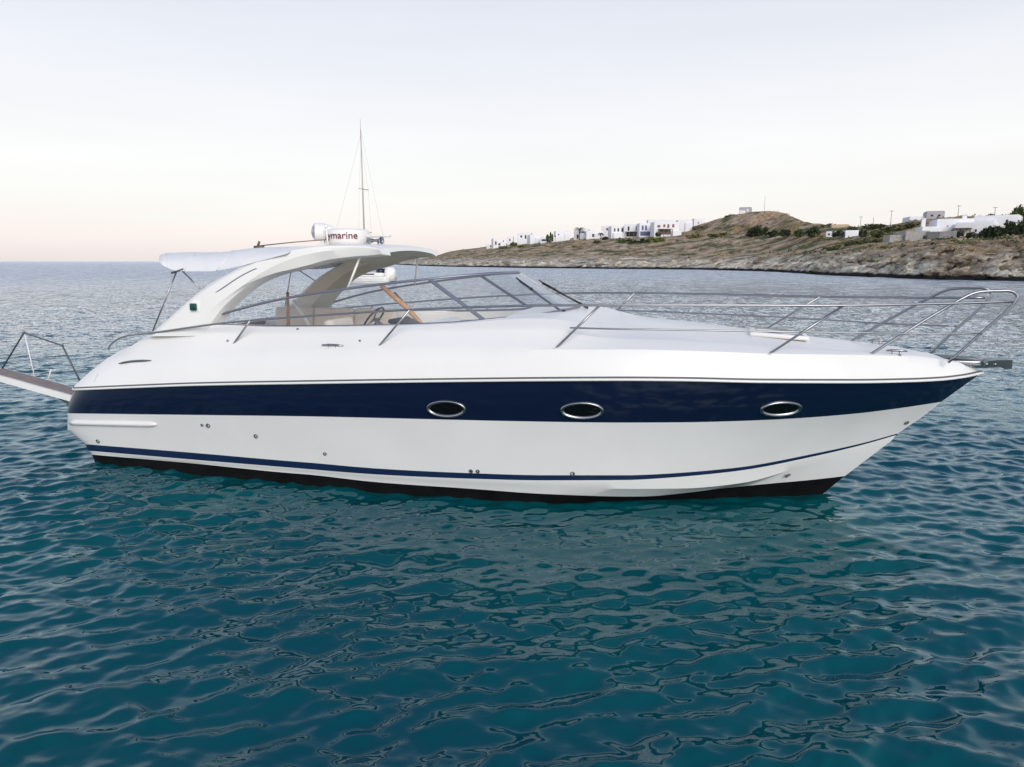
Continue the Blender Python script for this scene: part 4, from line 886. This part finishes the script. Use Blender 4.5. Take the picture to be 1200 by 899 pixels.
# folded aerial
a = pl(305, 288, .55); b_ = pl(386, 280.5, .3)
mb = MB(); mb.tube([a, a*.5+b_*.5+[0, 0, .005], b_], [.008, .007, .006], 6); mb.tube([a-[.09, 0, .02], a+[.05, 0, -.01]], .02, 8)
mb.tube([pl(302, 289, .55), pl(304, 283, .55)], .015, 6); mb.box(a+[-.06, 0, -.05], (.2, .05, .03), bev=.008); mb.build('folded_aerial', mat('weathered_brass', (.16, .10, .075), .5, .3), yacht)

# ---- guard rails
NR = spl([pl(x, y, b) for x, y, b in ((127,409.5,1.26),(130,404,1.27),(139,397,1.30),(152,393,1.34),(180,390,1.43),(245,380.8,1.50),(293,376,1.55),(390,368.8,1.60),(480,363.2,1.61),(600,358.8,1.58),(703,357.8,1.47),(850,357.8,1.21),(989,358,.92),(1100,356,.62),(1187,353.5,.40))], 90)
MR = spl([pl(x, y, b) for x, y, b in ((668,384.3,1.40),(720,385.6,1.37),(800,386.8,1.24),(900,388.5,1.06),(1000,390,.80),(1070,391,.60),(1150,390.5,.40))], 40)
LP = spl([pl(x, y, b) for x, y, b in ((1019,416,.62),(1050,396.5,.58),(1085,374.5,.52),(1120,354,.47),(1139,344.5,.44),(1153,341.6,.42),(1170,341,.39),(1183,341,.37),(1190.5,345,.36),(1190,353,.36),(1172,371,.36),(1150,390,.36),(1111,425,.36))], 70)
ST = [((265,415.5,1.46),(293,376,1.55)), ((440,410.5,1.56),(480,363.2,1.61)), ((650,409.5,1.54),(703,357.8,1.47)), ((900,415.5,1.10),(989,358,.92))]
for fl in (1, -1):
    f_ = (lambda q: np.asarray(q)*np.array([1, -1, 1])) if fl < 0 else (lambda q: np.asarray(q))
    mb = MB(); mb.tube(f_(NR), .0125, 8); rail = mb.build('guard_rail', M['steel'], yacht)
    mb = MB(); mb.tube(f_(MR), .009, 8); mb.build('mid_rail', M['steel'], rail)
    for a, b_ in ST:
        a, b_ = pl(*a), pl(*b_); mb = MB(); mb.tube([f_(a), f_(b_)], .0125, 8); mb.lathe([(.035, -.004), (.033, .008), (.016, .014)], f_(a), 12); mb.build('stanchion', M['steel'], rail)
    mb = MB(); mb.tube(f_(LP), .0145, 8); mb.build('pulpit_loop', M['steel'], rail)
# cleats
def cleat(p, L_):
    mb = MB(); p = np.asarray(p)
    mb.tube([p+[-L_/2, 0, .055], p+[-L_*.2, 0, .06], p+[L_*.2, 0, .06], p+[L_/2, 0, .055]], [.008, .013, .013, .008], 8)
    for s_ in (-1, 1): mb.tube([p+[s_*L_*.17, 0, -.015], p+[s_*L_*.17, 0, .06]], .012, 8)
    mb.build('cleat', M['steel'], yacht)
cleat(pl(390, 410.5, 1.58), .27); cleat(pl(1050, 417.5, .50), .2); cleat(mir(pl(1050, 417.5, .50)), .2); cleat(mir(pl(390, 410.5, 1.58)), .27)
# foredeck hatch
hz_ = float(crown_z(np.array([8.62]))[0]); mb = MB(); tilt = Matrix.Rotation(R(3.6), 3, 'Y')
mb.box((8.62, -.12, hz_-.003), (.62, .60, .05), rot=tilt, bev=.02); ht = mb.build('deck_hatch', M['gel'], yacht)
mb = MB(); mb.box((8.64, -.12, hz_+.026), (.50, .48, .012), rot=tilt, bev=.004); mb.build('hatch_glass', mat('pale_acrylic', (.62, .60, .55), .12), ht)
mb = MB(); 
for sg in (-1, 1): mb.tube([(8.40, -.12+.25*sg, hz_+.036), (8.87, -.12+.25*sg, hz_+.008)], .008, 6)
mb.tube([(8.40, -.37, hz_+.036), (8.40, .13, hz_+.036)], .008, 6); mb.build('hatch_trim', M['dsteel'], ht)
p = pl(875, 402.5, .45); mb = MB(); mb.lathe([(.03, -.03), (.028, .02), (.015, .03), (.001, .032)], p, 10); mb.build('deck_lamp', M['black'], yacht)
# anchor in the bow roller
pr = [pl(x, y, 0.) for x, y in ((1134,426),(1148,423),(1166,420.6),(1182,420.6),(1184.5,432),(1176,432),(1172,429.5),(1152,431),(1142,431))]
mb = MB(); c0 = np.array(pr)
for fl in (-1, 1):
    o_ = np.array([0, fl*.11, 0]); lean = np.zeros_like(c0); lean[:, 2] = 0; A_ = c0+o_*np.clip((c0[:, 2:3]-1.50)/.16, .15, 1.0)
    B_ = A_-np.array([0, fl*.02, 0]); k_ = len(c0)
    m2 = MB(); m2.add(list(A_)+list(B_), [tuple(range(k_)), tuple(range(2*k_-1, k_-1, -1))]+[(i, (i+1) % k_, k_+(i+1) % k_, k_+i) for i in range(k_)], smooth=False)
    if fl == -1: af = m2.build('anchor', M['galv'], yacht)
    else: m2.build('fluke', M['galv'], af)
mb = MB(); mb.tube([(10.25, 0, 1.66), (10.62, 0, 1.64), pl(1160, 426, 0.)], [.02, .022, .02], 8); mb.tube([pl(1155, 424, .10), pl(1155, 424, -.10)], .022, 8); mb.build('shank', M['galv'], af)
for x in (1156, 1166):
    mb = MB(); p = pl(x, 427, .115); mb.lathe([(.016, -.006), (.016, .006), (.001, .008)], p+[0, -.0, 0], 10, M=Matrix.Rotation(R(90), 3, 'X')); mb.build('bolt', M['steel'], af)
mb = MB(); mb.box((10.52, 0, 1.60), (.34, .14, .06), bev=.015); mb.build('bow_roller', M['steel'], yacht)

# ---- cockpit furniture
mb = MB(); mb.box((2.25, .93, 1.42), (2.1, .42, .30), bev=.05); seat = mb.build('settee', M['gel'], yacht)
for k in range(3):
    mb = MB(); mb.box((1.56+.7*k, .88, 1.60), (.68, .46, .14), bev=.045); mb.build('cushion', M['cushion'], seat)
    mb = MB(); mb.box((1.56+.7*k, 1.08, 1.79), (.68, .13, .36), rot=Matrix.Rotation(R(-10), 3, 'X'), bev=.05); mb.build('back_cushion', M['cushion'], seat)
mb = MB(); mb.box((.95, 0, 1.45), (.9, 1.9, .5), bev=.12); mb.build('sun_pad', M['cushion'], yacht)
mb = MB(); mb.box((3.55, -.62, 1.42), (.5, .56, .55), bev=.08); hs = mb.build('helm_seat', M['gel'], yacht)
mb = MB(); mb.box((3.34, -.62, 1.78), (.14, .56, .36), rot=Matrix.Rotation(R(-8), 3, 'Y'), bev=.055); mb.build('back_cushion', M['cushion'], hs)
wc = Vector(pl(438, 374, .62)); rot = Matrix.Rotation(R(-52), 3, 'Y')
mb = MB(); ring_ = [wc + rot @ Vector((.18*math.cos(a), .18*math.sin(a), 0)) for a in np.linspace(0, 2*math.pi, 33)]
mb.tube([tuple(p_) for p_ in ring_], .012, 8, closed=True); sw = mb.build('steering_wheel', M['black'], yacht)
mb = MB()
for a in (90, 210, 330): mb.tube([tuple(wc), tuple(wc+rot @ Vector((.18*math.cos(R(a)), .18*math.sin(R(a)), 0)))], .012, 6)
mb.tube([tuple(wc), tuple(wc+Vector((.22, 0, -.15)))], .025, 8); mb.build('spokes', M['dsteel'], sw)
mb = MB(); mb.box((4.55, -.62, 1.62), (.7, .9, .62), rot=Matrix.Rotation(R(-14), 3, 'Y'), bev=.09); hc = mb.build('helm_console', M['gel'], yacht)
mb = MB(); mb.box((4.30, -.62, 1.90), (.34, .55, .05), rot=Matrix.Rotation(R(25), 3, 'Y'), bev=.02); mb.build('instrument_panel', M['black'], hc)
a, b_, c_ = pl(447, 335, .12), pl(478, 362, .12), pl(493, 379, .12)
mb = MB(); mb.tube([a, b_, c_, c_+(c_-b_)*1.2], [.032, .036, .032, .032], 8); mb.build('companionway_post', M['wood'], yacht)
mb = MB(); mb.tube([pl(461, 344, .08), pl(476, 360, .08)], .035, 8); mb.build('door_latch', M['dsteel'], yacht)
mb = MB(); mb.tube([pl(337, 342, -.75), pl(338, 385, -.75)], [.022, .028], 8); mb.build('flagstaff', M['wood'], yacht)
mb = MB(); mb.tube([pl(344, 352, -.6), pl(365, 386, -.6)], .028, 8); mb.build('cockpit_pole', M['gel'], yacht)
mb = MB(); mb.box((2.6, .25, 1.55), (.8, .6, .04), bev=.015); tb = mb.build('cockpit_table', M['wood'], yacht); mb = MB(); mb.tube([(2.6, .25, .95), (2.6, .25, 1.54)], .04, 10); mb.build('leg', M['steel'], tb)

# ---- gangway at the stern
g0, g1 = pl(90, 461, 1.05), pl(-6, 434.5, 1.05); d = g1-g0; g0 = g0-d*.22; d = g1-g0
def gp(t, y, dz): return g0+d*t+np.array([0, y, dz])
mb = MB(); mb.grid([[gp(t, y, z_) for t in np.linspace(0, 1, 8)] for y, z_ in ((-.16, .012), (-.16, -.075), (-.10, -.10), (.10, -.10), (.16, -.075), (.16, .012), (.13, .012), (-.13, .012), (-.16, .012))], smooth=False)
gw = mb.build('gangway', M['gel'], yacht)
mb = MB(); mb.grid([[gp(t, y, z_) for t in np.linspace(.01, .99, 6)] for y, z_ in ((-.13, .012), (-.127, .022), (.127, .022), (.13, .012))], smooth=False); mb.build('teak_tread', M['teak'], gw)
mb = MB(); mb.tube([gp(.05, -.1, -.08), gp(.30, -.1, -.09)], .02, 8); mb.tube([gp(.0, -.1, -.26), gp(.30, -.1, -.09)], .018, 8); mb.build('lifting_strut', M['rub'], gw)
rp = [pl(-6, 446, .88), pl(28, 390, .88), pl(73, 405, .88), pl(94, 447, .88)]
mb = MB(); mb.tube(rp[:3], .0125, 7); mb.tube(rp[2:], .0125, 7)
for p in rp[1:3]: mb.lathe([(.001, -.02), (.018, -.014), (.018, .014), (.001, .02)], p, 10)
mb.build('folding_handrail', M['rub'], gw)
for a, b_ in (((29,392,.9),(42,447,.9)), ((60,433,.9),(55,449,.9))):
    mb = MB(); mb.tube([pl(*a), pl(*b_)], .009, 6); mb.build('rope', M['gel'], gw)
